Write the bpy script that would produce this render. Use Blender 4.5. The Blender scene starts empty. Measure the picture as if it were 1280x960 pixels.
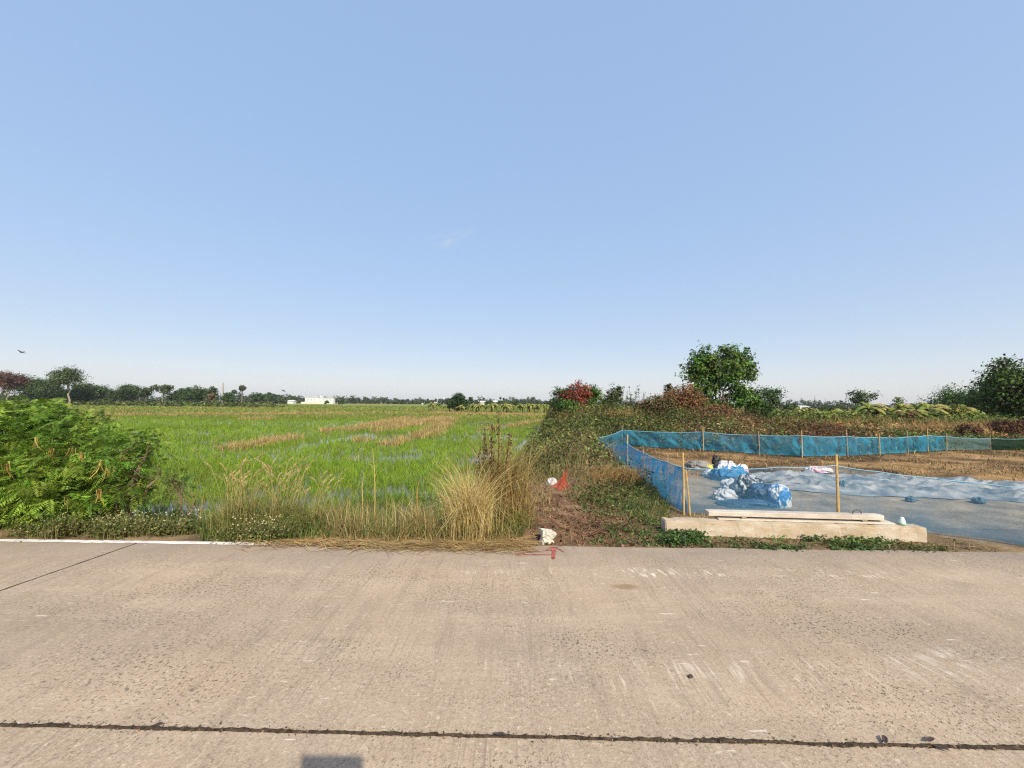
import bpy, math, random
import numpy as np
from mathutils import Vector, Matrix

SC = bpy.context.scene
COL = SC.collection
RNG = np.random.default_rng(11)
random.seed(5)
PI = math.pi

# ------------------------------------------------------------------ camera frame
F = 500.0                                  # focal length in 1280-px units
HC = 1.70                                  # eye height above the road
TH = math.atan(24 / 500.0)                 # pitched up a little
RO = 0.0105                                # slight roll
fw = np.array([0, math.cos(TH), math.sin(TH)])
r0 = np.array([1.0, 0, 0]); u0 = np.array([0, -math.sin(TH), math.cos(TH)])
rt = r0 * math.cos(RO) + u0 * math.sin(RO)
up = -r0 * math.sin(RO) + u0 * math.cos(RO)
EYE = np.array([0, 0, HC])


def ray(px, py):
    return rt * ((px - 640) / F) + up * ((480 - py) / F) + fw


def P(px, py, z=0.0):
    """where a measured sight line meets the level z"""
    d = ray(px, py)
    return EYE + d * ((z - HC) / d[2])


def PY(px, py, Y):
    d = ray(px, py)
    return EYE + d * (Y / d[1])


def ztop(px, py, Y):
    return PY(px, py, Y)[2]


def lin(r, g, b):
    f = lambda c: ((c / 255 + 0.055) / 1.055) ** 2.4 if c > 10 else c / 255 / 12.92
    return (f(r), f(g), f(b))


# ------------------------------------------------------------------ numpy noise
def _h(ix, iy, s):
    n = (ix.astype(np.int64) * 374761393 + iy.astype(np.int64) * 668265263 + s * 1274126177) & 0x7fffffff
    n = ((n ^ (n >> 13)) * 1274126177) & 0x7fffffff
    return ((n ^ (n >> 16)) & 0xffff) / 65535.0


def vn(x, y, s=0):
    x = np.asarray(x, float); y = np.asarray(y, float)
    ix = np.floor(x); iy = np.floor(y); fx_ = x - ix; fy_ = y - iy
    a = fx_ * fx_ * (3 - 2 * fx_); b = fy_ * fy_ * (3 - 2 * fy_)
    return ((_h(ix, iy, s) * (1 - a) + _h(ix + 1, iy, s) * a) * (1 - b)
            + (_h(ix, iy + 1, s) * (1 - a) + _h(ix + 1, iy + 1, s) * a) * b)


def fbm(x, y, s=0, o=4):
    t = 0; w = 0.5; tot = 0
    for k in range(o):
        t = t + w * vn(np.asarray(x) * 2 ** k, np.asarray(y) * 2 ** k, s + k * 7); tot += w; w *= 0.5
    return t / tot


def sm(a, b, x):
    t = np.clip((np.asarray(x, float) - a) / (b - a), 0, 1)
    return t * t * (3 - 2 * t)


# ------------------------------------------------------------------ object helpers
def mesh_quads(name, Q, C, mat, parent=None, loc=None, smooth=False):
    """Q (M,4,3) quads, C (M,3) or (M,4,3) colours"""
    Q = np.asarray(Q, np.float32); M = len(Q)
    me = bpy.data.meshes.new(name)
    me.vertices.add(M * 4); me.loops.add(M * 4); me.polygons.add(M)
    me.vertices.foreach_set('co', Q.reshape(-1))
    me.loops.foreach_set('vertex_index', np.arange(M * 4, dtype=np.int32))
    me.polygons.foreach_set('loop_start', np.arange(0, M * 4, 4, dtype=np.int32))
    me.polygons.foreach_set('loop_total', np.full(M, 4, dtype=np.int32))
    C = np.asarray(C, np.float32)
    if C.ndim == 1: C = np.tile(C, (M, 1))
    if C.ndim == 2: C = np.repeat(C[:, None, :], 4, axis=1)
    c4 = np.ones((M * 4, 4), np.float32); c4[:, :3] = C.reshape(-1, 3)
    at = me.color_attributes.new('col', 'FLOAT_COLOR', 'POINT')
    at.data.foreach_set('color', c4.reshape(-1))
    me.update(calc_edges=True)
    if smooth: me.polygons.foreach_set('use_smooth', np.ones(M, bool))
    me.materials.append(mat)
    o = bpy.data.objects.new(name, me); COL.objects.link(o)
    if parent is not None: o.parent = parent
    if loc is not None: o.location = loc
    return o


def mesh_vf(name, V, Fc, mat, parent=None, cols=None, smooth=False, loc=None):
    me = bpy.data.meshes.new(name)
    me.from_pydata([tuple(map(float, v)) for v in V], [], [tuple(int(i) for i in f) for f in Fc])
    if cols is not None:
        c4 = np.ones((len(V), 4), np.float32); c4[:, :3] = cols
        at = me.color_attributes.new('col', 'FLOAT_COLOR', 'POINT')
        at.data.foreach_set('color', c4.reshape(-1))
    if smooth: me.polygons.foreach_set('use_smooth', np.ones(len(me.polygons), bool))
    me.materials.append(mat); me.update()
    o = bpy.data.objects.new(name, me); COL.objects.link(o)
    if parent is not None: o.parent = parent
    if loc is not None: o.location = loc
    return o


def grid_mesh(name, X, Y, Z, mat, cols=None, parent=None, smooth=True):
    n, m = X.shape
    V = np.stack([X, Y, Z], -1).reshape(-1, 3).astype(np.float32)
    idx = np.arange(n * m).reshape(n, m)
    Fc = np.stack([idx[:-1, :-1], idx[:-1, 1:], idx[1:, 1:], idx[1:, :-1]], -1).reshape(-1, 4).astype(np.int32)
    me = bpy.data.meshes.new(name)
    me.vertices.add(len(V)); me.loops.add(Fc.size); me.polygons.add(len(Fc))
    me.vertices.foreach_set('co', V.reshape(-1))
    me.loops.foreach_set('vertex_index', Fc.reshape(-1))
    me.polygons.foreach_set('loop_start', np.arange(0, Fc.size, 4, dtype=np.int32))
    me.polygons.foreach_set('loop_total', np.full(len(Fc), 4, dtype=np.int32))
    if cols is not None:
        c4 = np.ones((len(V), 4), np.float32); c4[:, :3] = cols.reshape(-1, 3)
        at = me.color_attributes.new('col', 'FLOAT_COLOR', 'POINT'); at.data.foreach_set('color', c4.reshape(-1))
    me.update(calc_edges=True)
    if smooth: me.polygons.foreach_set('use_smooth', np.ones(len(Fc), bool))
    me.materials.append(mat)
    o = bpy.data.objects.new(name, me); COL.objects.link(o)
    if parent is not None: o.parent = parent
    return o


def tag(o, label=None, cat=None, group=None, kind=None):
    if label: o['label'] = label
    if cat: o['category'] = cat
    if group: o['group'] = group
    if kind: o['kind'] = kind
    return o


def thing(name, label, cat, loc=(0, 0, 0), rz=0, group=None):
    o = bpy.data.objects.new(name, None); COL.objects.link(o)
    o.empty_display_size = 0.1
    o.location = tuple(map(float, loc)); o.rotation_euler = (0, 0, rz)
    return tag(o, label, cat, group)


def dup(root, loc, rz=0, sc=1.0, label=None):
    r = root.copy(); COL.objects.link(r); r.location = tuple(map(float, loc)); r.rotation_euler = (0, 0, rz)
    r.scale = (sc, sc, sc)
    if label: r['label'] = label
    for ch in list(root.children):
        c = ch.copy(); COL.objects.link(c); c.parent = r
        for g in list(ch.children):
            d = g.copy(); COL.objects.link(d); d.parent = c
    return r


# ------------------------------------------------------------------ materials
def new_mat(name):
    m = bpy.data.materials.new(name); m.use_nodes = True
    nt = m.node_tree; nt.nodes.clear()
    out = nt.nodes.new('ShaderNodeOutputMaterial')
    return m, nt, out


def N(nt, typ, **kw):
    n = nt.nodes.new(typ)
    for k, v in kw.items():
        if k in n.inputs: n.inputs[k].default_value = v
        else: setattr(n, k, v)
    return n


def L(nt, a, b): nt.links.new(a, b)


def mat_leaf(name, rough=0.55, trans=0.3, var=0.25, spec=0.25, nscale=3.0):
    """foliage: colour from the 'col' attribute with a little noise, partly translucent"""
    m, nt, out = new_mat(name)
    a = N(nt, 'ShaderNodeAttribute'); a.attribute_name = 'col'
    no = N(nt, 'ShaderNodeTexNoise', Scale=nscale, Detail=3.0)
    g = N(nt, 'ShaderNodeNewGeometry'); L(nt, g.outputs['Position'], no.inputs['Vector'])
    mr = N(nt, 'ShaderNodeMapRange'); mr.inputs['From Min'].default_value = 0.25; mr.inputs['From Max'].default_value = 0.75
    mr.inputs['To Min'].default_value = 1 - var; mr.inputs['To Max'].default_value = 1 + var
    L(nt, no.outputs['Fac'], mr.inputs['Value'])
    mx = N(nt, 'ShaderNodeVectorMath', operation='SCALE'); L(nt, a.outputs['Color'], mx.inputs[0]); L(nt, mr.outputs[0], mx.inputs['Scale'])
    p = N(nt, 'ShaderNodeBsdfPrincipled', Roughness=rough); p.inputs['Specular IOR Level'].default_value = spec
    L(nt, mx.outputs[0], p.inputs['Base Color'])
    if trans > 0:
        t = N(nt, 'ShaderNodeBsdfTranslucent'); L(nt, mx.outputs[0], t.inputs['Color'])
        s = N(nt, 'ShaderNodeMixShader', Fac=trans); L(nt, p.outputs[0], s.inputs[1]); L(nt, t.outputs[0], s.inputs[2])
        L(nt, s.outputs[0], out.inputs['Surface'])
    else:
        L(nt, p.outputs[0], out.inputs['Surface'])
    return m


def mat_plain(name, col, rough=0.6, var=0.2, nscale=8.0, bump=0.0, bscale=30.0, metallic=0.0, spec=0.3, col2=None):
    m, nt, out = new_mat(name)
    tc = N(nt, 'ShaderNodeTexCoord')
    no = N(nt, 'ShaderNodeTexNoise', Scale=nscale, Detail=5.0); L(nt, tc.outputs['Object'], no.inputs['Vector'])
    cr = N(nt, 'ShaderNodeValToRGB')
    c1 = tuple(c * (1 - var) for c in col); c2 = col2 or tuple(min(1, c * (1 + var)) for c in col)
    cr.color_ramp.elements[0].position = 0.3; cr.color_ramp.elements[0].color = (*c1, 1)
    cr.color_ramp.elements[1].position = 0.7; cr.color_ramp.elements[1].color = (*c2, 1)
    L(nt, no.outputs['Fac'], cr.inputs['Fac'])
    p = N(nt, 'ShaderNodeBsdfPrincipled', Roughness=rough, Metallic=metallic); p.inputs['Specular IOR Level'].default_value = spec
    L(nt, cr.outputs['Color'], p.inputs['Base Color'])
    if bump:
        n2 = N(nt, 'ShaderNodeTexNoise', Scale=bscale, Detail=6.0); L(nt, tc.outputs['Object'], n2.inputs['Vector'])
        b = N(nt, 'ShaderNodeBump', Strength=bump, Distance=0.02); L(nt, n2.outputs['Fac'], b.inputs['Height'])
        L(nt, b.outputs[0], p.inputs['Normal'])
    L(nt, p.outputs[0], out.inputs['Surface'])
    return m


def mat_net(name, col, dens, dvar=0.25, nscale=3.0):
    """fine plastic netting: part of the light passes straight through the mesh holes"""
    m, nt, out = new_mat(name)
    tc = N(nt, 'ShaderNodeTexCoord')
    mp = N(nt, 'ShaderNodeMapping'); mp.inputs['Scale'].default_value = (1.6, 1.6, 0.30)
    L(nt, tc.outputs['Object'], mp.inputs['Vector'])
    no = N(nt, 'ShaderNodeTexNoise', Scale=nscale, Detail=5.0, Roughness=0.65); L(nt, mp.outputs[0], no.inputs['Vector'])
    mr = N(nt, 'ShaderNodeMapRange'); mr.inputs['From Min'].default_value = 0.3; mr.inputs['From Max'].default_value = 0.72
    mr.inputs['To Min'].default_value = max(0, dens - dvar); mr.inputs['To Max'].default_value = min(1, dens + dvar)
    L(nt, no.outputs['Fac'], mr.inputs['Value'])
    a = N(nt, 'ShaderNodeAttribute'); a.attribute_name = 'col'
    sx = N(nt, 'ShaderNodeSeparateColor'); L(nt, a.outputs['Color'], sx.inputs[0])
    ad = N(nt, 'ShaderNodeMath', operation='ADD', use_clamp=True); L(nt, mr.outputs[0], ad.inputs[0]); L(nt, sx.outputs[0], ad.inputs[1])
    d = N(nt, 'ShaderNodeBsdfDiffuse'); d.inputs['Color'].default_value = (*col, 1)
    t = N(nt, 'ShaderNodeBsdfTranslucent'); t.inputs['Color'].default_value = (*col, 1)
    s1 = N(nt, 'ShaderNodeMixShader', Fac=0.35); L(nt, d.outputs[0], s1.inputs[1]); L(nt, t.outputs[0], s1.inputs[2])
    tr = N(nt, 'ShaderNodeBsdfTransparent')
    s = N(nt, 'ShaderNodeMixShader'); L(nt, ad.outputs[0], s.inputs[0]); L(nt, tr.outputs[0], s.inputs[1]); L(nt, s1.outputs[0], s.inputs[2])
    L(nt, s.outputs[0], out.inputs['Surface'])
    return m


M_LEAF = mat_leaf('leaf', trans=0.3)
M_RICE = mat_leaf('rice_leaf', rough=0.5, trans=0.35, var=0.2, nscale=1.2, spec=0.3)
M_DRY = mat_leaf('dry_grass', rough=0.75, trans=0.22, var=0.2, spec=0.1)
M_SCRUB = mat_leaf('scrub_leaf', rough=0.7, trans=0.22, var=0.25, spec=0.12)
M_BARK = mat_plain('bark', (0.13, 0.10, 0.075), rough=0.9, var=0.35, nscale=6, bump=0.4)
M_PALEBARK = mat_plain('pale_bark', (0.30, 0.25, 0.19), rough=0.9, var=0.3, nscale=6, bump=0.4)
M_TWIG = mat_leaf('twig', rough=0.85, trans=0.0, var=0.3, spec=0.1)
M_BAMBOO = mat_plain('bamboo', (0.50, 0.33, 0.12), rough=0.5, var=0.25, nscale=14)
M_GREYWOOD = mat_plain('grey_wood', (0.30, 0.24, 0.16), rough=0.8, var=0.3, nscale=14)


# ------------------------------------------------------------------ geometry kits
def unit(v): return v / np.maximum(np.linalg.norm(v, axis=-1, keepdims=True), 1e-9)


def blades(pos, h, w, az, bend, c0, c1, seg=3, face=None, rng=RNG, tipw=0.12, droop=None):
    """tapered curved strips standing on pos"""
    pos = np.asarray(pos, float); n = len(pos)
    h = np.broadcast_to(h, n); w = np.broadcast_to(w, n); bend = np.broadcast_to(bend, n)
    az = np.broadcast_to(az, n)
    if face is None: face = rng.uniform(0, PI, n)
    c0 = np.broadcast_to(c0, (n, 3)); c1 = np.broadcast_to(c1, (n, 3))
    d = np.stack([np.cos(az), np.sin(az), np.zeros(n)], -1)
    wd = np.stack([np.cos(face), np.sin(face), np.zeros(n)], -1)
    rows = []; cols = []
    for k in range(seg + 1):
        t = k / seg
        p = pos + d * (bend * h * (.55 * t ** 2 + .45 * t ** 4))[:, None]
        if droop is not None: p = p + np.array([0, 0, 1]) * (h * (t - droop * t ** 3.2))[:, None]
        else: p = p + np.array([0, 0, 1]) * (h * (t - 0.45 * np.minimum(bend, 1.4) * t ** 2.2))[:, None]
        ww = w * (tipw + (1 - tipw) * (1 - t) ** 0.7) * 0.5
        rows.append((p - wd * ww[:, None], p + wd * ww[:, None]))
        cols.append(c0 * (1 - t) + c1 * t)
    Q = []; C = []
    for k in range(seg):
        Q.append(np.stack([rows[k][0], rows[k][1], rows[k + 1][1], rows[k + 1][0]], 1))
        C.append(np.stack([cols[k], cols[k], cols[k + 1], cols[k + 1]], 1))
    return np.concatenate(Q), np.concatenate(C)


def leafs(c, nrm, l, w, col, rng=RNG, tdir=None):
    """diamond-shaped leaves"""
    n = len(c); nrm = unit(nrm)
    if tdir is None: tdir = rng.normal(size=(n, 3))
    t = unit(tdir - nrm * np.sum(tdir * nrm, -1, keepdims=True)); b = np.cross(nrm, t)
    l = np.broadcast_to(l, n)[:, None]; w = np.broadcast_to(w, n)[:, None]
    dip = nrm * l * 0.12
    Q = np.stack([c - t * l * .5 - dip, c + b * w * .5 - t * l * .08, c + t * l * .5 - dip, c - b * w * .5 - t * l * .08], 1)
    return Q, np.broadcast_to(col, (n, 3))


def tube(pts, rad, sides=6, col=(0.12, 0.1, 0.07)):
    pts = np.asarray(pts, float); n = len(pts); rad = np.broadcast_to(rad, n)
    tan = unit(np.gradient(pts, axis=0))
    ref = np.array([0.3, 0.9, 0.2]) if abs(tan[0][2]) > 0.8 else np.array([0, 0, 1.0])
    a = unit(np.cross(tan, ref)); b = np.cross(tan, a)
    ang = np.linspace(0, 2 * PI, sides, endpoint=False)
    ring = pts[:, None] + (a[:, None] * np.cos(ang)[None, :, None] + b[:, None] * np.sin(ang)[None, :, None]) * rad[:, None, None]
    r2 = np.roll(ring, -1, axis=1)
    Q = np.stack([ring[:-1], r2[:-1], r2[1:], ring[1:]], 2).reshape(-1, 4, 3)
    cap = []
    for rg, flip in ((ring[0], True), (ring[-1], False)):
        c = rg.mean(0)
        for k in range(sides):
            q = [rg[k], rg[(k + 1) % sides], c, c]
            cap.append(q[::-1] if flip else q)
    Q = np.concatenate([Q, np.asarray(cap)])
    return Q, np.broadcast_to(np.asarray(col, float), (len(Q), 3))


class Bag:
    def __init__(s): s.q = []; s.c = []

    def add(s, qc):
        q, c = qc
        c = np.asarray(c, float)
        if c.ndim == 2: c = np.repeat(c[:, None, :], 4, axis=1)
        s.q.append(np.asarray(q, float)); s.c.append(c); return s

    def build(s, name, mat, parent=None, smooth=False):
        return mesh_quads(name, np.concatenate(s.q), np.concatenate(s.c), mat, parent, smooth=smooth)


def box_vf(x0, x1, y0, y1, z0, z1):
    V = [(x, y, z) for z in (z0, z1) for (x, y) in ((x0, y0), (x1, y0), (x1, y1), (x0, y1))]
    Fc = [(3, 2, 1, 0), (4, 5, 6, 7), (0, 1, 5, 4), (1, 2, 6, 5), (2, 3, 7, 6), (3, 0, 4, 7)]
    return V, Fc


def boxes(name, L_, mat, parent=None, bevel=0.0):
    V = []; Fc = []
    for b in L_:
        v, f = box_vf(*b); k = len(V); V += v; Fc += [tuple(i + k for i in q) for q in f]
    o = mesh_vf(name, V, Fc, mat, parent)
    if bevel:
        md = o.modifiers.new('bevel', 'BEVEL'); md.width = bevel; md.segments = 2
    return o


def palette(cols, n, rng=RNG, jit=0.18):
    cols = np.asarray(cols, float)
    i = rng.integers(0, len(cols), n)
    c = cols[i] * np.exp(rng.normal(0, jit, (n, 1))) * np.exp(rng.normal(0, jit * .35, (n, 3)))
    return c


def crown(rng, ells, ncl, nleaf, clr, ll, lw, cols, upb=0.5, shell=0.45, jit=0.22):
    """leaf clusters spread through a few overlapping ellipsoids (cx,cy,cz,rx,ry,rz)"""
    ells = np.asarray(ells, float)
    wt = (ells[:, 3] * ells[:, 4] * ells[:, 5]) ** 0.66; wt /= wt.sum()
    e = ells[rng.choice(len(ells), ncl, p=wt)]
    d = unit(rng.normal(size=(ncl, 3)))
    r = rng.uniform(shell, 1.03, (ncl, 1)) * (1 + 0.08 * np.clip(rng.normal(size=(ncl, 1)), -2, 1.2))
    cc = e[:, :3] + d * r * e[:, 3:6]
    ccol = palette(cols, ncl, rng, jit)
    k = np.repeat(np.arange(ncl), nleaf)
    off = np.clip(rng.normal(size=(len(k), 3)), -1.5, 1.5) * clr * np.array([1, 1, .75])
    sizes = rng.uniform(.5, 1.25, ncl)[k][:, None]
    p = cc[k] + off * sizes
    nr = unit(off) * 0.7 + d[k] * .5 + np.array([0, 0, upb]) + rng.normal(size=(len(k), 3)) * .55
    c = ccol[k] * np.exp(rng.normal(0, .16, (len(k), 1)))
    s = rng.uniform(.7, 1.3, len(k))
    return leafs(p, nr, ll * s, lw * s, c, rng), cc


def branch(p0, p1, r0_, r1_, rng, wob=0.08, n=6, sides=5, col=(0.12, .1, .07)):
    p0 = np.asarray(p0, float); p1 = np.asarray(p1, float)
    t = np.linspace(0, 1, n)[:, None]
    Ln = np.linalg.norm(p1 - p0)
    w = rng.normal(size=(n, 3)) * wob * Ln; w[0] = 0; w[-1] *= .3
    pts = p0 + (p1 - p0) * t + w
    pts[:, 2] += (np.sin(t[:, 0] * PI) * 0.06 * Ln)
    return tube(pts, np.linspace(r0_, r1_, n), sides, col)


def make_tree(name, label, cat, base, ells, ncl, nleaf, clr, ll, lw, cols, trunk_h, trunk_r, stems=1, nlimb=7,
              mat=None, bark=None, seed=0, group=None, upb=.5, shell=.45, jit=.22, spread=.25):
    rng = np.random.default_rng(seed + 100)
    t = thing(name, label, cat, base, 0, group)
    (q, c), cc = crown(rng, ells, ncl, nleaf, clr, ll, lw, cols, upb, shell, jit)
    mesh_quads('crown', q, c, mat or M_LEAF, t)
    b = Bag()
    cen = np.mean(np.asarray(ells)[:, :3], 0)
    for s in range(stems):
        a = rng.uniform(0, 2 * PI); top = np.array([math.cos(a) * spread * (s > 0 or stems > 1), math.sin(a) * spread * (s > 0 or stems > 1), 0]) * trunk_h
        top = top + np.array([cen[0] * .4, cen[1] * .4, trunk_h])
        foot = np.array([math.cos(a), math.sin(a), 0]) * trunk_r * (1.2 if stems > 1 else 0) + np.array([0, 0, -.15])
        b.add(branch(foot, top, trunk_r, trunk_r * .6, rng, .04, 6, 7))
        for k in range(max(1, nlimb // stems)):
            tgt = cc[rng.integers(0, len(cc))]
            st = foot + (top - foot) * rng.uniform(.7, 1.0)
            b.add(branch(st, tgt, trunk_r * .5, trunk_r * .12, rng, .06, 6, 5))
    b.build('trunk', bark or M_BARK, t, smooth=True)
    return t


# ------------------------------------------------------------------ layout of the place
_E0, _E1, _J0, _J1 = P(0, 673.5), P(1280, 690.5), P(0, 906), P(1280, 936)


def _line(a, b, x): return a[1] + (b[1] - a[1]) * (np.asarray(x, float) - a[0]) / (b[0] - a[0])


def edge_y(x): return _line(_E0, _E1, x)                       # far edge of the concrete road
def field_x(y): return -1.05 + 0.115 * np.asarray(y, float)    # right-hand edge of the paddy
ZW = -0.42                                                     # water level in the paddy
ZM = -0.47                                                     # mud

# fence plan (metres), measured from the photograph
A_front = P(857, 640)[:2]                     # front left corner stake
A_mid = np.array([2.70, 9.0])
A_cor = PY(745, 549, 13.2)[:2]
B0 = P(778, 557)[:2]
B_line = [P(778, 557), P(880, 563), P(950, 568), P(1003, 571), P(1060, 570), P(1100, 568.5), P(1135, 566), P(1185, 563), P(1236, 561.5), P(1300, 563)]
C_line = [P(857, 639), P(898, 642.5), P(1046, 653), P(1163, 664.5), P(1290, 681.5)]
PLOT = np.array([A_front, A_cor, B0] + [b[:2] for b in B_line[1:]] + [np.array([B_line[-1][0] + 12, 17.0]), np.array([30, 4.4]), C_line[-1][:2], C_line[3][:2], C_line[2][:2]])


def inpoly(x, y, poly):
    x = np.asarray(x, float); y = np.asarray(y, float)
    r = np.zeros(np.broadcast(x, y).shape, bool)
    n = len(poly)
    for i in range(n):
        x0, y0 = poly[i][0], poly[i][1]; x1, y1 = poly[(i + 1) % n][0], poly[(i + 1) % n][1]
        if y0 == y1: continue
        c = ((y0 > y) != (y1 > y)) & (x < (x1 - x0) * (y - y0) / (y1 - y0) + x0)
        r ^= c
    return r


def pldist(x, y, pl):
    """distance to a polyline"""
    d = np.full(np.broadcast(x, y).shape, 1e9)
    for (a, b) in zip(pl[:-1], pl[1:]):
        ax, ay = a[0], a[1]; bx, by = b[0] - ax, b[1] - ay
        t = np.clip(((x - ax) * bx + (y - ay) * by) / (bx * bx + by * by), 0, 1)
        d = np.minimum(d, np.hypot(x - ax - t * bx, y - ay - t * by))
    return d


def Z(x, y):
    x = np.asarray(x, float); y = np.asarray(y, float)
    s = y - edge_y(x)
    infield = 1 - sm(-.35, .55, x - field_x(y))
    drop = sm(.35, 1.5, s + .25 * (fbm(x * .8, y * .8, 3) - .5)) * infield
    far = sm(55, 95, y) * (1 - infield)
    z = -.03 + drop * (ZM + .03) + far * (ZM + .03)
    notplot = 1 - sm(-.1, .6, x - 2.9) * (1 - sm(13.6, 15.5, y - .12 * (x > 9) * (x - 9)))
    bank = .30 * np.exp(-((x - field_x(y) - 1.9) / 1.0) ** 2) * sm(6.5, 9, y) * (1 - sm(40, 60, y))
    z = z + bank * np.clip(notplot, 0, 1) * (1 - infield)
    m = 1.0 * np.exp(-((x - 9.5) / 6.5) ** 2 - ((y - 27) / 7.5) ** 2) + .0
    z = z + m * (1 - infield) * sm(16, 20, y)
    # heaped soil of the path
    z = z + .13 * np.exp(-((x - .62) / .42) ** 2 - ((y - 6.3) / 1.1) ** 2) + .05 * np.exp(-((x - .3) / .3) ** 2 - ((y - 5.5) / .4) ** 2)
    rough = (fbm(x * 1.7, y * 1.7, 21) - .5) * .07 * sm(.05, .5, s) * (1 - drop) * (1 - sm(30, 80, y)) * (.35 + .65 * (x < 2.8))
    z = z + rough
    under = 1 - sm(-.25, -.02, s)
    z = z * (1 - under) - .16 * under
    return z


# stubble rows and open water in the paddy, as lines on the ground
def pl(*p): return [P(a, b, ZW)[:2] for a, b in p]


ROWS = [(pl((285, 563), (330, 555), (370, 548)), .55), (pl((428, 540), (470, 531), (512, 523.5)), .8),
        (pl((446, 554), (474, 548)), .35), (pl((481, 558), (530, 545), (561, 530)), .55),
        (pl((490, 535), (558, 523)), 1.6), (pl((505, 530), (560, 526)), 1.3), (pl((470, 540), (500, 535)), .5),
        (pl((404, 541), (412, 538)), .4), (pl((440, 579), (458, 575)), .13), (pl((372, 584), (378, 578)), .08),
        (pl((80, 520.5), (200, 520), (330, 519), (440, 517.5)), 1.3), (pl((300, 525), (345, 524)), .8),
        (pl((80, 526), (150, 526)), .8), (pl((545, 517), (620, 519), (680, 520)), 3.0), (pl((600, 540), (640, 533), (675, 527)), .35)]
WATER = [(pl((300, 566), (360, 561), (440, 546), (470, 541)), .7), (pl((150, 640), (262, 634)), .75), (pl((300, 628), (345, 612)), .3), (pl((440, 622), (520, 614)), .3), (pl((500, 648), (590, 640)), .3), (pl((560, 600), (596, 590)), .3), (pl((340, 634), (450, 618)), .5),
         (pl((590, 582), (612, 566)), .45), (pl((645, 562), (660, 550)), .25), (pl((470, 576), (520, 570)), .4),
         (pl((430, 640), (540, 632)), .35), (pl((170, 552), (250, 553)), .7), (pl((395, 600), (440, 590)), .22)]


def rowmask(x, y):
    m = np.zeros(np.broadcast(x, y).shape)
    for p_, w in ROWS:
        d = pldist(x, y, p_)
        m = np.maximum(m, (1 - sm(w * .5, w * 1.1, d)) * (fbm(x * 1.1 / w ** .3, y * .6, 50) > .38))
    return m


def watermask(x, y):
    m = np.zeros(np.broadcast(x, y).shape)
    for p_, w in WATER:
        m = np.maximum(m, 1 - sm(w * .4, w * 1.2, pldist(x, y, p_)))
    return m


def lerp(a, b, t): return np.asarray(a) * (1 - t[..., None]) + np.asarray(b) * t[..., None]


def ground_col(x, y):
    x = np.asarray(x, float); y = np.asarray(y, float)
    s = y - edge_y(x)
    n1 = fbm(x * .9, y * .9, 31); n2 = fbm(x * .12, y * .12, 33)
    inf = 1 - sm(-.2, .4, x - field_x(y))
    c = lerp((.15, .105, .06), (.25, .18, .10), sm(.3, .7, n1))                       # dry verge
    c = lerp(c, (.075, .055, .033), sm(.9, 1.6, s) * inf)                             # paddy mud
    far = sm(48, 62, y + 8 * (n2 - .5)) * inf
    farc = lerp((.16, .21, .04), (.22, .21, .065), sm(.42, .6, fbm(x * .015, y * .11, 35)))
    c = lerp(c, farc, far)
    right = (1 - inf)
    c = lerp(c, lerp((.10, .075, .04), (.16, .12, .06), n1), right * sm(7, 9, y))     # under the scrub
    c = lerp(c, lerp((.12, .07, .042), (.27, .165, .10), sm(.35, .65, fbm(x * 2.6, y * 2.6, 47))), np.exp(-((x - .75) / .8) ** 2 * 1.0) * sm(-.1, .15, s) * (1 - sm(7.5, 9, y)) * (x > -.6))
    inp = inpoly(x, y, PLOT).astype(float)
    back = lerp((.085, .052, .028), (.30, .19, .085), sm(.35, .68, fbm(x * .9, y * .9, 41, 5)))
    grey = lerp((.21, .185, .145), (.32, .275, .205), fbm(x * 1.3, y * 2.2, 44))
    c = lerp(c, lerp(grey, back, sm(9.0, 10.3, y + .8 * (n1 - .5) + .05 * (x - 6))), inp)
    c = lerp(c, lerp((.26, .2, .075), (.18, .2, .05), n2), right * sm(45, 60, y))
    return c


# ------------------------------------------------------------------ ground sheet
def build_ground():
    u = np.arange(-6.0, 6.001, .0285)
    xs = 5 * np.sinh(u); ys = 6 + 4 * np.sinh(np.arange(-4.2, 6.3, .0265))
    X, Y = np.meshgrid(xs, ys)
    Zz = Z(X, Y); C = ground_col(X, Y)
    m, nt, out = new_mat('ground')
    a = N(nt, 'ShaderNodeAttribute'); a.attribute_name = 'col'
    g = N(nt, 'ShaderNodeNewGeometry')
    n1 = N(nt, 'ShaderNodeTexNoise', Scale=22.0, Detail=8.0, Roughness=.7); L(nt, g.outputs['Position'], n1.inputs['Vector'])
    n2 = N(nt, 'ShaderNodeTexNoise', Scale=2.2, Detail=6.0); L(nt, g.outputs['Position'], n2.inputs['Vector'])
    mu = N(nt, 'ShaderNodeMath', operation='ADD'); L(nt, n1.outputs['Fac'], mu.inputs[0]); L(nt, n2.outputs['Fac'], mu.inputs[1])
    mr = N(nt, 'ShaderNodeMapRange'); mr.inputs['From Min'].default_value = .7; mr.inputs['From Max'].default_value = 1.3
    mr.inputs['To Min'].default_value = .55; mr.inputs['To Max'].default_value = 1.5; L(nt, mu.outputs[0], mr.inputs['Value'])
    mx = N(nt, 'ShaderNodeVectorMath', operation='SCALE'); L(nt, a.outputs['Color'], mx.inputs[0]); L(nt, mr.outputs[0], mx.inputs['Scale'])
    p = N(nt, 'ShaderNodeBsdfPrincipled', Roughness=.95); p.inputs['Specular IOR Level'].default_value = .1
    L(nt, mx.outputs[0], p.inputs['Base Color'])
    b = N(nt, 'ShaderNodeBump', Strength=.7, Distance=.03); L(nt, n1.outputs['Fac'], b.inputs['Height']); L(nt, b.outputs[0], p.inputs['Normal'])
    L(nt, p.outputs[0], out.inputs['Surface'])
    o = grid_mesh('ground', X, Y, Zz, m, C); tag(o, kind='structure')


build_ground()


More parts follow.
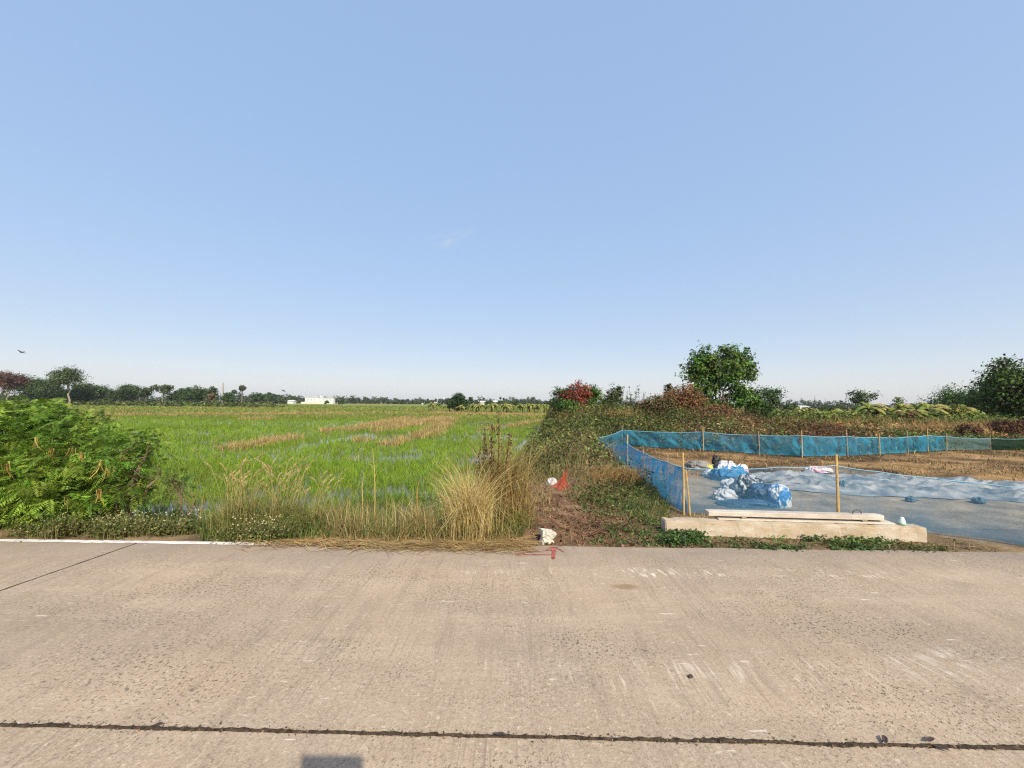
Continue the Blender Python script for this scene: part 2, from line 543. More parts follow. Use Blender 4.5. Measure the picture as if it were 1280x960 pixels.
# ------------------------------------------------------------------ paddy water
def build_water():
    m, nt, out = new_mat('paddy_water')
    g = N(nt, 'ShaderNodeNewGeometry')
    no = N(nt, 'ShaderNodeTexNoise', Scale=5.0, Detail=4.0); L(nt, g.outputs['Position'], no.inputs['Vector'])
    b = N(nt, 'ShaderNodeBump', Strength=.08, Distance=.02); L(nt, no.outputs['Fac'], b.inputs['Height'])
    p = N(nt, 'ShaderNodeBsdfPrincipled', Roughness=.06, IOR=1.33)
    p.inputs['Base Color'].default_value = (.10, .095, .06, 1); L(nt, b.outputs[0], p.inputs['Normal'])
    L(nt, p.outputs[0], out.inputs['Surface'])
    ys = np.linspace(5.3, 58, 60)
    us = np.linspace(0, 1, 24)
    Y = np.repeat(ys[:, None], 24, 1)
    X = -1.9 * Y - 6 + (field_x(Y) + .3 + 1.9 * Y + 6) * us[None, :]
    o = grid_mesh('water', X, Y, np.full_like(X, ZW), m); tag(o, kind='structure')


build_water()


# ------------------------------------------------------------------ road
def road_material():
    m, nt, out = new_mat('road_concrete')
    g = N(nt, 'ShaderNodeNewGeometry')
    pos = g.outputs['Position']
    sx = N(nt, 'ShaderNodeSeparateXYZ'); L(nt, pos, sx.inputs[0])

    def noise(scale, detail=4, rough=.6, sc3=None):
        n = N(nt, 'ShaderNodeTexNoise', Scale=scale, Detail=detail, Roughness=rough)
        if sc3:
            mp = N(nt, 'ShaderNodeMapping'); mp.inputs['Scale'].default_value = sc3; L(nt, pos, mp.inputs['Vector']); L(nt, mp.outputs[0], n.inputs['Vector'])
        else: L(nt, pos, n.inputs['Vector'])
        return n.outputs['Fac']

    def rng_(v, a, b_, c, d):
        r = N(nt, 'ShaderNodeMapRange'); r.inputs['From Min'].default_value = a; r.inputs['From Max'].default_value = b_
        r.inputs['To Min'].default_value = c; r.inputs['To Max'].default_value = d; L(nt, v, r.inputs['Value']); return r.outputs[0]

    def mul(a, b_, op='MULTIPLY'):
        q = N(nt, 'ShaderNodeMath', operation=op, use_clamp=False)
        L(nt, a, q.inputs[0])
        if isinstance(b_, float): q.inputs[1].default_value = b_
        else: L(nt, b_, q.inputs[1])
        return q.outputs[0]

    def mixc(fac, a, col):
        q = N(nt, 'ShaderNodeMix', data_type='RGBA'); L(nt, fac, q.inputs[0])
        if isinstance(a, tuple): q.inputs[6].default_value = (*a, 1)
        else: L(nt, a, q.inputs[6])
        q.inputs[7].default_value = (*col, 1); return q.outputs[2]

    def band_(v, c0, hw):
        q = mul(v, -c0, 'ADD'); q2 = N(nt, 'ShaderNodeMath', operation='ABSOLUTE'); L(nt, q, q2.inputs[0])
        return rng_(q2.outputs[0], hw, hw * .3, 0, 1)
    big = noise(.55, 5); mid = noise(3.0, 6); fine = noise(90, 3, .7); gr = noise(38, 5, .75)
    tine = noise(1.0, 2, .5, (75, 2.2, 1))          # broom lines run across the road
    c = mixc(rng_(big, .35, .65, 0, 1), (.395, .302, .203), (.335, .267, .194))
    c = mixc(rng_(mid, .35, .7, 0, .6), c, (.44, .35, .258))
    c = mixc(mul(rng_(gr, .50, .70, 0, 1), rng_(big, .35, .6, .35, .9)), c, (.17, .13, .095))
    c = mixc(rng_(noise(30, 3, .7), .56, .70, 0, .65), c, (.60, .50, .39))
    c = mixc(rng_(noise(1.0, 4, .6, (9, 1.1, 1)), .5, .7, 0, .4), c, (.25, .19, .14))
    c = mixc(rng_(fine, .56, .72, 0, .5), c, (.60, .51, .40))
    c = mixc(rng_(fine, .45, .30, 0, .55), c, (.15, .12, .09))
    # coarse pitted wear where the skin of the slab has gone
    wear = rng_(noise(.7, 5, .65, (.8, 1.4, 1)), .44, .62, 0, 1)
    pit = mul(rng_(noise(52, 3, .6, (1, .8, 1)), .57, .66, 0, 1), wear)
    pit2 = mul(rng_(noise(24, 3, .6), .62, .69, 0, 1), mul(wear, wear))
    pit = mul(pit, pit2, 'MAXIMUM')
    # darker wheel lanes and paler dust drifts running along the road
    lane = mul(band_(sx.outputs['Y'], 3.05, .55), rng_(noise(1.0, 4, .6, (.35, 1.8, 1)), .35, .65, .1, .8))
    c = mixc(mul(lane, .45), c, (.25, .20, .15))
    c = mixc(mul(rng_(noise(1.0, 5, .65, (.5, 2.4, 1)), .52, .72, 0, 1), .45), c, (.52, .42, .30))
    c = mixc(rng_(noise(1.3, 4, .6), .62, .74, 0, .5), c, (.20, .165, .13))
    c = mixc(mul(pit, .9), c, (.085, .07, .055))
    c = mixc(mul(rng_(tine, .54, .70, 0, 1), rng_(noise(.9, 3), .4, .62, .12, .7)), c, (.22, .175, .135))
    # grey dust and tyre grime next to the far edge
    ed = rng_(sx.outputs['Y'], 4.15, 4.75, 0, 1)
    c = mixc(mul(ed, rng_(noise(1.6, 4), .3, .7, .25, .8)), c, (.235, .195, .16))
    # pale scrapes where the surface was dragged, two bands and a few loose ones
    st = noise(1.0, 2, .6, (28, 3.2, 1))
    slant = N(nt, 'ShaderNodeMapping'); slant.inputs['Rotation'].default_value = (0, 0, -.2); slant.inputs['Scale'].default_value = (1, 1, 1); L(nt, pos, slant.inputs['Vector'])
    sl2 = N(nt, 'ShaderNodeMapping'); sl2.inputs['Scale'].default_value = (34, 2.6, 1); L(nt, slant.outputs[0], sl2.inputs['Vector'])
    stn = N(nt, 'ShaderNodeTexNoise', Scale=1.0, Detail=2.0); L(nt, sl2.outputs[0], stn.inputs['Vector'])
    yy = sx.outputs['Y']; xx = sx.outputs['X']

    def band(c0, hw, v):
        return rng_(mul(mul(v, -c0, 'ADD'), 1.0, 'ABSOLUTE') if False else absdiff(v, c0), hw, hw * .4, 0, 1)

    def absdiff(v, c0):
        q = mul(v, -c0, 'ADD'); q2 = N(nt, 'ShaderNodeMath', operation='ABSOLUTE'); L(nt, q, q2.inputs[0]); return q2.outputs[0]

    b1 = mul(band(4.15, .16, yy), band(2.1, 3.4, xx))
    st1 = noise(1.0, 3, .7, (30, 7, 1))
    s1 = mul(mul(rng_(mul(mul(st1, .6), mul(stn.outputs['Fac'], .4), 'ADD'), .525, .59, 0, 1), b1), rng_(noise(2.6, 4), .46, .6, 0, 1))
    c = mixc(mul(s1, .8), c, (.74, .68, .58))
    b2 = mul(band(2.62, .2, yy), band(1.2, 2.0, xx))
    s2 = mul(mul(rng_(st, .54, .7, 0, 1), b2), rng_(noise(1.7, 2), .38, .6, 0, 1))
    c = mixc(mul(s2, .6), c, (.66, .58, .47))
    b3 = mul(band(2.75, .22, yy), band(2.85, .55, xx))
    s3 = mul(mul(rng_(stn.outputs['Fac'], .50, .64, 0, 1), b3), rng_(noise(6, 5, .7), .40, .60, 0, 1))
    c = mixc(mul(s3, .7), c, (.68, .62, .54))
    s4 = mul(rng_(noise(1.0, 2, .6, (5, 30, 1)), .655, .72, 0, 1), rng_(noise(1.1, 2), .5, .62, 0, 1))
    c = mixc(mul(s4, .8), c, (.70, .63, .53))
    # one patch of dried mud
    dx = absdiff(xx, 1.08); dy = absdiff(yy, 3.82)
    bl = mul(rng_(dx, .17, .02, 0, 1), rng_(dy, .075, .01, 0, 1))
    bl = rng_(mul(bl, noise(14, 4), 'MULTIPLY'), .06, .3, 0, .8)
    c = mixc(bl, c, (.24, .16, .085))
    p = N(nt, 'ShaderNodeBsdfPrincipled', Roughness=.9); p.inputs['Specular IOR Level'].default_value = .2
    L(nt, c, p.inputs['Base Color'])
    hsum = mul(mul(gr, .6), mul(fine, .5), 'ADD'); hsum = mul(hsum, mul(tine, .35), 'ADD'); hsum = mul(hsum, mul(pit, -.8), 'ADD')
    b = N(nt, 'ShaderNodeBump', Strength=.75, Distance=.008); L(nt, hsum, b.inputs['Height']); L(nt, b.outputs[0], p.inputs['Normal'])
    L(nt, p.outputs[0], out.inputs['Surface'])
    return m


def jy(x): return _line(_J0, _J1, x)                             # long joint


def build_road():
    m = road_material()
    V = []; Fc = []
    tj = [P(0, 738)[:2], P(190, 672)[:2]]
    sk = (tj[1][0] - tj[0][0]) / (tj[1][1] - tj[0][1])
    xj0 = tj[1][0]
    cuts = [-60, -40, -24, -14.2, None, 5.9 + 1.2, 17.5, 29, 45, 60]
    gap = .004

    def xcut(k, y):
        c = cuts[k]
        return xj0 + sk * (y - 4.8) if c is None else c
    rng = np.random.default_rng(3)
    for k in range(len(cuts) - 1):
        for lane in (0, 1):
            n = 26
            ta = np.linspace(0, 1, n)
            rows = []
            for far in (0, 1):
                pts = []
                for t in ta:
                    yy = 4.8 if (lane and far) else 2.2
                    xa = xcut(k, yy) + gap; xb = xcut(k + 1, yy) - gap
                    x = xa + (xb - xa) * t
                    if lane == 1: y = edge_y(x) + .012 * math.sin(x * 3.1) + .01 * math.sin(x * 7.7 + 1) if far else jy(x) + .009
                    else: y = jy(x) - .009 if far else -3.0
                    pts.append((x, float(y)))
                rows.append(pts)
            b0 = len(V)
            for z in (0.0, -.14):
                for r in rows:
                    V += [(x, y, z) for x, y in r]
            a, b_, c, d = b0, b0 + n, b0 + 2 * n, b0 + 3 * n
            for i in range(n - 1):
                Fc += [(a + i, a + i + 1, b_ + i + 1, b_ + i), (c + i + 1, c + i, d + i, d + i + 1),
                       (a + i + 1, a + i, c + i, c + i + 1), (b_ + i, b_ + i + 1, d + i + 1, d + i)]
            Fc += [(a, b_, d, c), (b_ + n - 1, a + n - 1, c + n - 1, d + n - 1)]
    o = mesh_vf('road', V, Fc, m); tag(o, kind='structure')

    # dirt packed in the long joint: ragged ribbon with crumbs
    rng = np.random.default_rng(8)
    xs = np.arange(-14, 14, .012)
    w1 = .006 + .022 * np.maximum(0, fbm(xs * 6, xs * 0, 5) - .35) + .018 * np.maximum(0, vn(xs * 45, xs * 0, 9) - .45) + .035 * np.maximum(0, vn(xs * 2.1, xs * 0, 15) - .8)
    w2 = .006 + .016 * np.maximum(0, fbm(xs * 6, xs * 0 + 9, 6) - .3) + .010 * np.maximum(0, vn(xs * 45, xs * 0, 19) - .45)
    off = .006 * (vn(xs * 3, xs * 0, 77) - .5)
    yc = jy(xs) + off
    Zd = .002 + .003 * vn(xs * 30, xs * 0, 2)
    X = np.stack([xs, xs, xs]); Y = np.stack([yc - w2, yc, yc + w1]); Zz = np.stack([Zd * 0 + .0015, Zd + .003, Zd * 0 + .0015])
    md = mat_plain('joint_dirt', (.035, .025, .018), rough=.95, var=.5, nscale=40, bump=.5, bscale=120, col2=(.085, .058, .038))
    o = grid_mesh('joint_dirt', X, Y, Zz, md); tag(o, kind='structure')
    # crumbs of grit and dead leaf along the joint
    n = 1500
    x = rng.uniform(-6, 6, n); y = jy(x) + rng.normal(0, .014, n)
    p = np.stack([x, y, np.full(n, .006)], -1)
    nr = rng.normal(size=(n, 3)) * .6 + [0, 0, 1]
    s = rng.uniform(.003, .011, n)
    q, c = leafs(p, nr, s * 1.6, s, palette([(.05, .035, .025), (.16, .10, .06), (.09, .07, .05), (.2, .15, .08), (.05, .07, .02)], n, rng), rng)
    o = mesh_quads('joint_crumbs', q, c, M_TWIG); tag(o, 'crumbs of grit and dead leaf strewn along the road joint', 'grit', kind='stuff')
    # the narrow cross joint
    y = np.linspace(2.26, 4.84, 140); x = xj0 + sk * (y - 4.8) + .006 * (vn(y * 8, y * 0, 4) - .5)
    w = .006 + .006 * vn(y * 12, y * 0, 8)
    grid = (np.stack([x - w, x + w]), np.stack([y, y]), np.full((2, 140), .003))
    o = grid_mesh('cross_joint_dirt', *grid, md); tag(o, kind='structure')


build_road()


def build_edge_line():
    m = mat_plain('white_road_paint', (.62, .60, .55), rough=.8, var=.25, nscale=9, bump=.2, col2=(.80, .78, .74))
    xs = np.arange(-30, P(392, 681)[0], .02)
    k = 0.035 * (fbm(xs * 5, xs * 0, 3) - .3)
    end = sm(-2.9, -2.2, xs)
    y0 = edge_y(xs) - .105 + np.maximum(0, k) * (1 + 2 * end); y1 = edge_y(xs) - .012 - np.maximum(0, .03 * (fbm(xs * 7, xs * 0 + 5, 4) - .45)) * (1 + 2 * end)
    y0 = np.minimum(y0, y1 - .004)
    o = grid_mesh('edge_line', np.stack([xs, xs]), np.stack([y0, y1]), np.full((2, len(xs)), .004), m)
    tag(o, kind='structure')


build_edge_line()


def build_arrow():
    m = mat_plain('red_spray_paint', (.30, .055, .04), rough=.7, var=.3, nscale=18, col2=(.40, .13, .10))
    rng = np.random.default_rng(4)
    V = []; Fc = []

    def stroke(pts, w):
        pts = np.array([P(*p)[:2] for p in pts])
        # resample
        seg = np.linalg.norm(np.diff(pts, axis=0), axis=1); t = np.concatenate([[0], np.cumsum(seg)])
        tt = np.arange(0, t[-1], .008)
        x = np.interp(tt, t, pts[:, 0]); y = np.interp(tt, t, pts[:, 1])
        d = unit(np.stack([np.gradient(x), np.gradient(y)], -1)); nrm = np.stack([-d[:, 1], d[:, 0]], -1)
        ws = w * (.6 + .5 * vn(tt * 40, tt * 0, len(V))) * np.sqrt(np.clip(np.minimum(tt, t[-1] - tt) / .03, .15, 1))
        b = len(V)
        zz = .0042 + .0004 * stroke.k; stroke.k += 1
        for i in range(len(tt)):
            V.append((x[i] - nrm[i, 0] * ws[i], y[i] - nrm[i, 1] * ws[i], zz)); V.append((x[i] + nrm[i, 0] * ws[i], y[i] + nrm[i, 1] * ws[i], zz))
        for i in range(len(tt) - 1): Fc.append((b + 2 * i, b + 2 * i + 1, b + 2 * i + 3, b + 2 * i + 2))
    stroke.k = 0
    stroke([(643, 692.4), (660, 690), (690, 688.2)], .011)
    stroke([(645, 693.2), (665, 693.8), (695, 693.6)], .012)
    stroke([(683, 687.6), (689, 684.5), (694, 684.6), (699, 687), (705, 690.5)], .013)
    stroke([(690, 685), (692.5, 689), (692, 694), (691.5, 699.5)], .026)
    o = mesh_vf('painted_arrow', V, Fc, m)
    tag(o, 'red spray painted arrow on the concrete near the white block', 'road marking')


build_arrow()

# ------------------------------------------------------------------ rice and stubble
def build_rice():
    rng = np.random.default_rng(21)
    PX = []; 
    for (ya, yb, dens) in ((5.5, 9, 110), (9, 14, 75), (14, 22, 40), (22, 34, 20), (34, 60, 9)):
        xl = -1.45 * yb - 2; xr = field_x(yb) + .5
        n = int((yb - ya) * (xr - xl) * dens)
        x = rng.uniform(xl, xr, n); y = rng.uniform(ya, yb, n)
        k = (x < field_x(y) - .1 + .3 * rng.normal(size=n)) & (x > -1.45 * y - 2)
        PX.append(np.stack([x[k], y[k]], -1))
    p = np.concatenate(PX); x, y = p[:, 0], p[:, 1]
    s = y - edge_y(x)
    wm = watermask(x, y); rm = rowmask(x, y)
    nz = fbm(x * .55, y * .55, 71); nz2 = fbm(x * 2.2, y * 2.2, 72)
    prob = (.42 + .58 * sm(.26, .40, nz * .6 + nz2 * .4)) * (1 - .8 * wm) * (1 - .92 * rm) * sm(1.2, 1.8, s)
    k = rng.uniform(size=len(x)) < prob
    x, y = x[k], y[k]; nz = nz[k]
    nb = np.where(y < 14, 5, 4)
    i = np.repeat(np.arange(len(x)), nb)
    sc = 1 + .035 * (y[i] - 6)
    bx = x[i] + rng.normal(0, .035, len(i)) * sc; by = y[i] + rng.normal(0, .035, len(i)) * sc
    h = (.18 + .11 * fbm(bx * .4, by * .4, 74)) * rng.uniform(.6, 1.15, len(i)) * (1 + .004 * y[i])
    w = .014 * sc
    cold = palette([(.15, .265, .018), (.19, .32, .022), (.235, .35, .03), (.21, .295, .026)], len(x), rng, .12)
    cold = cold * (.78 + .44 * fbm(x * .22, y * .35, 79))[:, None]
    yel = sm(.45, .7, fbm(x * .06, y * .1, 75) + .0045 * (y - 20))
    cold = cold * (1 - .55 * yel[:, None]) + np.array([.20, .24, .04]) * (.55 * yel[:, None])
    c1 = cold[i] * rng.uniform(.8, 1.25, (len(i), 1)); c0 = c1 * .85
    pos = np.stack([bx, by, np.full(len(i), ZW - .02)], -1)
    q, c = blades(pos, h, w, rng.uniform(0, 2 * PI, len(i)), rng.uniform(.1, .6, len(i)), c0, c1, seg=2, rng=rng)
    o = mesh_quads('rice', q, c, M_RICE)
    tag(o, 'bright green young rice standing in the flooded paddy', 'rice', kind='stuff')
    # stubble and straw left in rows
    B = Bag(); xs = []; ys = []
    for p_, w_ in ROWS:
        for a, b in zip(p_[:-1], p_[1:]):
            Ln = np.hypot(*(b - a)); d = (a[1] + b[1]) / 2
            w_ = w_ * 1.25
            n = int(Ln * w_ * 2 * min(300, 5200 / d ** 1.2)) + 40
            t = rng.uniform(0, 1, n); off = rng.normal(0, w_ * .55, n)
            nrm = np.array([-(b - a)[1], (b - a)[0]]) / Ln
            xs.append(a[0] + (b - a)[0] * t + nrm[0] * off); ys.append(a[1] + (b - a)[1] * t + nrm[1] * off)
    xs = np.concatenate(xs); ys = np.concatenate(ys)
    k = (fbm(xs * 1.4, ys * .7, 50) > .40); xs, ys = xs[k], ys[k]
    n = len(xs); sc = 1 + .04 * (ys - 6)
    c1 = palette([(.46, .34, .14), (.54, .41, .18), (.38, .27, .11), (.28, .2, .09)], n, rng, .15)
    q = blades(np.stack([xs, ys, np.full(n, ZW - .02)], -1), rng.uniform(.24, .46, n) * (1 + .006 * ys), .018 * sc, rng.uniform(0, 2 * PI, n), rng.uniform(0, 1.3, n), c1 * .8, c1, seg=2, rng=rng)
    B.add(q)
    # scattered pale straw clods
    n = 500
    y_ = 8 + 45 * rng.uniform(size=n) ** 1.3; x_ = rng.uniform(-1.2, .1, n) * y_
    k = (x_ < field_x(y_) - .5) & (fbm(x_ * .12, y_ * .12, 91) > .5); x_, y_ = x_[k], y_[k]; n = len(x_)
    i = np.repeat(np.arange(n), 10)
    c1 = palette([(.45, .34, .15), (.38, .30, .12)], len(i), rng, .15)
    q = blades(np.stack([x_[i] + rng.normal(0, .12, len(i)), y_[i] + rng.normal(0, .1, len(i)), np.full(len(i), ZW - .02)], -1), rng.uniform(.1, .28, len(i)), .014 * (1 + .04 * (y_[i] - 6)), rng.uniform(0, 2 * PI, len(i)), rng.uniform(.3, 1.3, len(i)), c1 * .8, c1, seg=2, rng=rng)
    B.add(q)
    o = B.build('rice_stubble', M_DRY)
    tag(o, 'tan rice stubble and straw lying in rows across the paddy', 'stubble', kind='stuff')
    # far ripe grass beyond the first fields: low tufts
    n = 42000
    y_ = 50 + 150 * rng.uniform(size=n) ** 1.5; x_ = rng.uniform(-1.5, 1, n) * y_
    k = x_ < field_x(y_) + np.where(y_ > 75, 60, 0)
    x_, y_ = x_[k], y_[k]; n = len(x_)
    band = sm(.42, .6, fbm(x_ * .015, y_ * .11, 35))[:, None]
    c1 = palette([(.15, .22, .03), (.19, .24, .04)], n, rng, .15) * (1 - band) + palette([(.25, .24, .07), (.21, .22, .055)], n, rng, .15) * band
    q, c = blades(np.stack([x_, y_, Z(x_, y_) - .02], -1), rng.uniform(.15, .4, n), .35 * y_ / 60, rng.uniform(0, 2 * PI, n), rng.uniform(0, .4, n), c1, c1, seg=1, rng=rng, tipw=.5)
    o = mesh_quads('far_field_grass', q, c, M_RICE)
    tag(o, 'yellowing low crop in the far fields before the trees', 'crop', kind='stuff')


build_rice()


# ------------------------------------------------------------------ verge plants
def scatter_blades(rng, px0, px1, py0, py1, n, h0, h1, w, pal, bend=(.2, .9), seg=3, z=None, jit=.18):
    """grass blades strewn over a measured patch of ground"""
    a = P(px0, py0); b = P(px1, py0); c = P(px0, py1); d = P(px1, py1)
    u = rng.uniform(0, 1, n); v = rng.uniform(0, 1, n)
    x = (a[0] * (1 - u) + b[0] * u) * (1 - v) + (c[0] * (1 - u) + d[0] * u) * v
    y = (a[1] * (1 - u) + b[1] * u) * (1 - v) + (c[1] * (1 - u) + d[1] * u) * v
    pos = np.stack([x, y, Z(x, y) - .02], -1)
    c1 = palette(pal, n, rng, jit)
    return blades(pos, rng.uniform(h0, h1, n), w, rng.uniform(0, 2 * PI, n), rng.uniform(*bend, n), c1 * .8, c1, seg=seg, rng=rng)


def leaf_clumps(rng, x, y, nl, r, h, ll, lw, pal, jit=.2):
    """low leafy weeds: nl leaves round each point"""
    n = len(x); k = np.repeat(np.arange(n), nl)
    hh = np.broadcast_to(h, n)[k] * rng.uniform(.05, 1, len(k)) ** .7
    rr = np.broadcast_to(r, n)[k]
    p = np.stack([x[k] + rng.normal(0, 1, len(k)) * rr, y[k] + rng.normal(0, 1, len(k)) * rr, 0 * hh], -1)
    p[:, 2] = Z(p[:, 0], p[:, 1]) + hh
    nr = np.stack([rng.normal(0, .6, len(k)), rng.normal(0, .6, len(k)), rng.uniform(.4, 1.2, len(k))], -1)
    cc = palette(pal, n, rng, jit)[k] * np.exp(rng.normal(0, .15, (len(k), 1)))
    s = rng.uniform(.6, 1.3, len(k))
    return leafs(p, nr, np.broadcast_to(ll, len(k)) * s, np.broadcast_to(lw, len(k)) * s, cc, rng)


GREEN = [(.06, .12, .022), (.09, .16, .03), (.12, .17, .04), (.05, .09, .02)]
YGREEN = [(.16, .20, .05), (.22, .22, .07), (.13, .18, .04), (.28, .24, .09)]
STRAW = [(.46, .34, .15), (.40, .28, .12), (.52, .42, .2), (.33, .22, .10)]


def build_verge():
    rng = np.random.default_rng(31)
    # flowering weeds along the left of the road
    n = 1500
    x = rng.uniform(-6.2, -2.6, n); y = edge_y(x) + np.abs(rng.normal(.22, .2, n)) + .03
    kk_ = (fbm(x * 1.6, y * 1.6, 17) > .40) & (rng.uniform(size=n) < sm(-6.2, -4.9, x) + .1); x, y = x[kk_], y[kk_]; n = len(x)
    B = Bag().add(leaf_clumps(rng, x, y, 26, .07, rng.uniform(.04, .16, n) + .34 * np.maximum(0, fbm(x * 1.5, y * 1.5, 19) - .3), .036, .017, [(.10, .13, .03), (.15, .17, .05), (.20, .19, .07), (.07, .09, .025)]))
    k = np.repeat(np.arange(n), 4)
    c1 = palette([(.20, .2, .07), (.28, .22, .1), (.12, .14, .04)], len(k), rng)
    B.add(blades(np.stack([x[k] + rng.normal(0, .06, len(k)), y[k] + rng.normal(0, .06, len(k)), Z(x[k], y[k])], -1), rng.uniform(.1, .3, len(k)), .005, rng.uniform(0, 7, len(k)), rng.uniform(0, .6, len(k)), c1, c1, rng=rng))
    nf = 650
    i = rng.integers(0, n, nf)
    fp = np.stack([x[i] + rng.normal(0, .08, nf), y[i] + rng.normal(0, .08, nf), Z(x[i], y[i]) + rng.uniform(.1, .3, nf)], -1)
    fc = palette([(.55, .50, .34), (.5, .40, .15), (.42, .36, .2)], nf, rng, .1)
    B.add(leafs(fp, rng.normal(size=(nf, 3)) * .5 + [0, -.6, .7], .018, .018, fc, rng))
    o = B.build('flowering_weeds', M_LEAF)
    tag(o, 'low flowering weeds with tiny pale blooms beside the white line', 'weeds', kind='stuff')
    # mixed grass of the verge, left and middle
    B = Bag()
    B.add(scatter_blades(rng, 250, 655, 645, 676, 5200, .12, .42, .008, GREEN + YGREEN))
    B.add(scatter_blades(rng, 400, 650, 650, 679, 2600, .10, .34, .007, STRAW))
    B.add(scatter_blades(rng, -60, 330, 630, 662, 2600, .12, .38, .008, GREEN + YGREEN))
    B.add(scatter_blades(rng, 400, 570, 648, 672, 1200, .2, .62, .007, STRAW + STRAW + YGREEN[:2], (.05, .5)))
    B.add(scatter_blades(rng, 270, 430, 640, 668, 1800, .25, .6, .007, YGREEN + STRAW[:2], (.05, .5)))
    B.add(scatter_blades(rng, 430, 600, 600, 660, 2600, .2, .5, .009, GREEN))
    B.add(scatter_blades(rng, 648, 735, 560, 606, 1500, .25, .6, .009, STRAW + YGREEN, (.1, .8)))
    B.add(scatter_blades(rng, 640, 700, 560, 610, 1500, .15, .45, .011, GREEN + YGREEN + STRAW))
    o = B.build('verge_grass', M_LEAF)
    tag(o, 'mixed green and straw coloured grass on the road verge', 'grass', kind='stuff')
    # straw raked along the road edge
    n = 4200
    px_ = rng.uniform(-3.2, .25, n); y = edge_y(px_) + rng.normal(.03, .10, n) - .06 * (rng.uniform(size=n) > .6)
    z = np.where(y < edge_y(px_), .006, Z(px_, y) + .012) + rng.uniform(0, .035, n) * (fbm(px_ * 2, y * 0, 8) > .4)
    kk_ = (fbm(px_ * 2.2, y * 3, 88) > .42) & (px_ > -2.6 + .5 * rng.normal(size=n)); px_, y, z = px_[kk_], y[kk_], z[kk_]; n = len(px_)
    az = rng.normal(0.05, .45, n); Ln = rng.uniform(.08, .42, n)
    d = np.stack([np.cos(az), np.sin(az), rng.normal(0, .04, n)], -1); b = np.stack([-np.sin(az), np.cos(az), np.zeros(n)], -1) * rng.uniform(.0016, .004, n)[:, None]
    c = np.stack([px_, y, z], -1); mid = np.array([0, 0, .012])
    Q1 = np.stack([c - d * Ln[:, None] / 2 - b, c - d * Ln[:, None] / 2 + b, c + b + mid, c - b + mid], 1)
    Q2 = np.stack([c - b + mid, c + b + mid, c + d * Ln[:, None] / 2 + b, c + d * Ln[:, None] / 2 - b], 1)
    cc = palette(STRAW + [(.3, .17, .08)], n, rng)
    o = mesh_quads('straw_litter', np.concatenate([Q1, Q2]), np.concatenate([cc, cc]), M_DRY)
    tag(o, 'dry straw litter raked along the road edge', 'straw', kind='stuff')


build_verge()


def grass_clump(name, label, base, n, r, h, w, pal, bend, plumes=0, plume_h=(.7, 1.0), plume_col=(.5, .36, .2), seed=0, group=None, seg=4, stalks=None, lean=0.0):
    rng = np.random.default_rng(seed)
    base = np.array([base[0], base[1], float(Z(base[0], base[1])) - .03])
    t = thing(name, label, 'grass', base, 0, group)
    rr = np.abs(rng.normal(0, r, n)); a = rng.uniform(0, 2 * PI, n)
    pos = np.stack([rr * np.cos(a), rr * np.sin(a) * .7, np.zeros(n)], -1)
    c1 = palette(pal, n, rng, .16)
    q, c = blades(pos, rng.uniform(h * .45, h * 1.15, n), w, a + rng.normal(0, 1.3, n) + lean, rng.uniform(*bend, n), c1 * .85, c1, seg=seg + 1, rng=rng, droop=rng.uniform(0, 1, n) ** 1.5 * .75)
    mesh_quads('blades', q, c, M_DRY, t)
    if plumes:
        B = Bag(); S = Bag()
        for k in range(plumes):
            a = rng.uniform(0, 2 * PI); p0 = np.array([math.cos(a), math.sin(a) * .7, 0]) * r * rng.uniform(.2, 1.6)
            H = rng.uniform(*plume_h); ln = rng.uniform(.05, .25) * (1 if rng.uniform() > .3 else -1)
            tt = np.linspace(0, 1, 7)[:, None]
            pts = p0 + np.array([ln, rng.normal(0, .1), 0]) * tt ** 2 * H + np.array([0, 0, H]) * tt
            cc = np.array(plume_col) * rng.uniform(.8, 1.2)
            S.add(tube(pts, .0028, 4, (.36, .3, .12)))
            e = pts[-1]; dr = unit(pts[-1] - pts[-2] + np.array([.35 * np.sign(ln), 0, -.12]) * .05)
            m = 46; u = rng.uniform(0, 1, m); Lp = rng.uniform(.1, .17)
            cp = e + dr * (u * Lp)[:, None] + np.array([np.sign(ln) * .25, 0, -.2]) * (u ** 2 * Lp)[:, None]
            bl = dr * .8 + rng.normal(size=(m, 3)) * .45
            B.add(leafs(cp, rng.normal(size=(m, 3)), .035, .005, cc * rng.uniform(.8, 1.25, (m, 1)), rng, tdir=bl))
        S.build('stalks', M_DRY, t); B.build('seed_heads', M_DRY, t)
    if stalks:
        S = Bag()
        for (dx, H, ln) in stalks:
            H = H * 1.17; pts = np.array([[dx, -.12, 0], [dx + ln * .3, -.15, H * .5], [dx + ln, -.13, H]])
            S.add(tube(pts, [.008, .006, .004], 5, (.09, .055, .035)))
            m = int(H * 55); u = rng.uniform(.35, 1, m)
            cp = pts[0] + (pts[2] - pts[0]) * u[:, None] + rng.normal(size=(m, 3)) * np.array([.022, .022, .01])
            S.add(leafs(cp, rng.normal(size=(m, 3)), .05, .022, palette([(.09, .05, .03), (.15, .085, .045), (.06, .04, .025)], m, rng), rng))
        S.build('dead_stalks', M_TWIG, t)
    return t


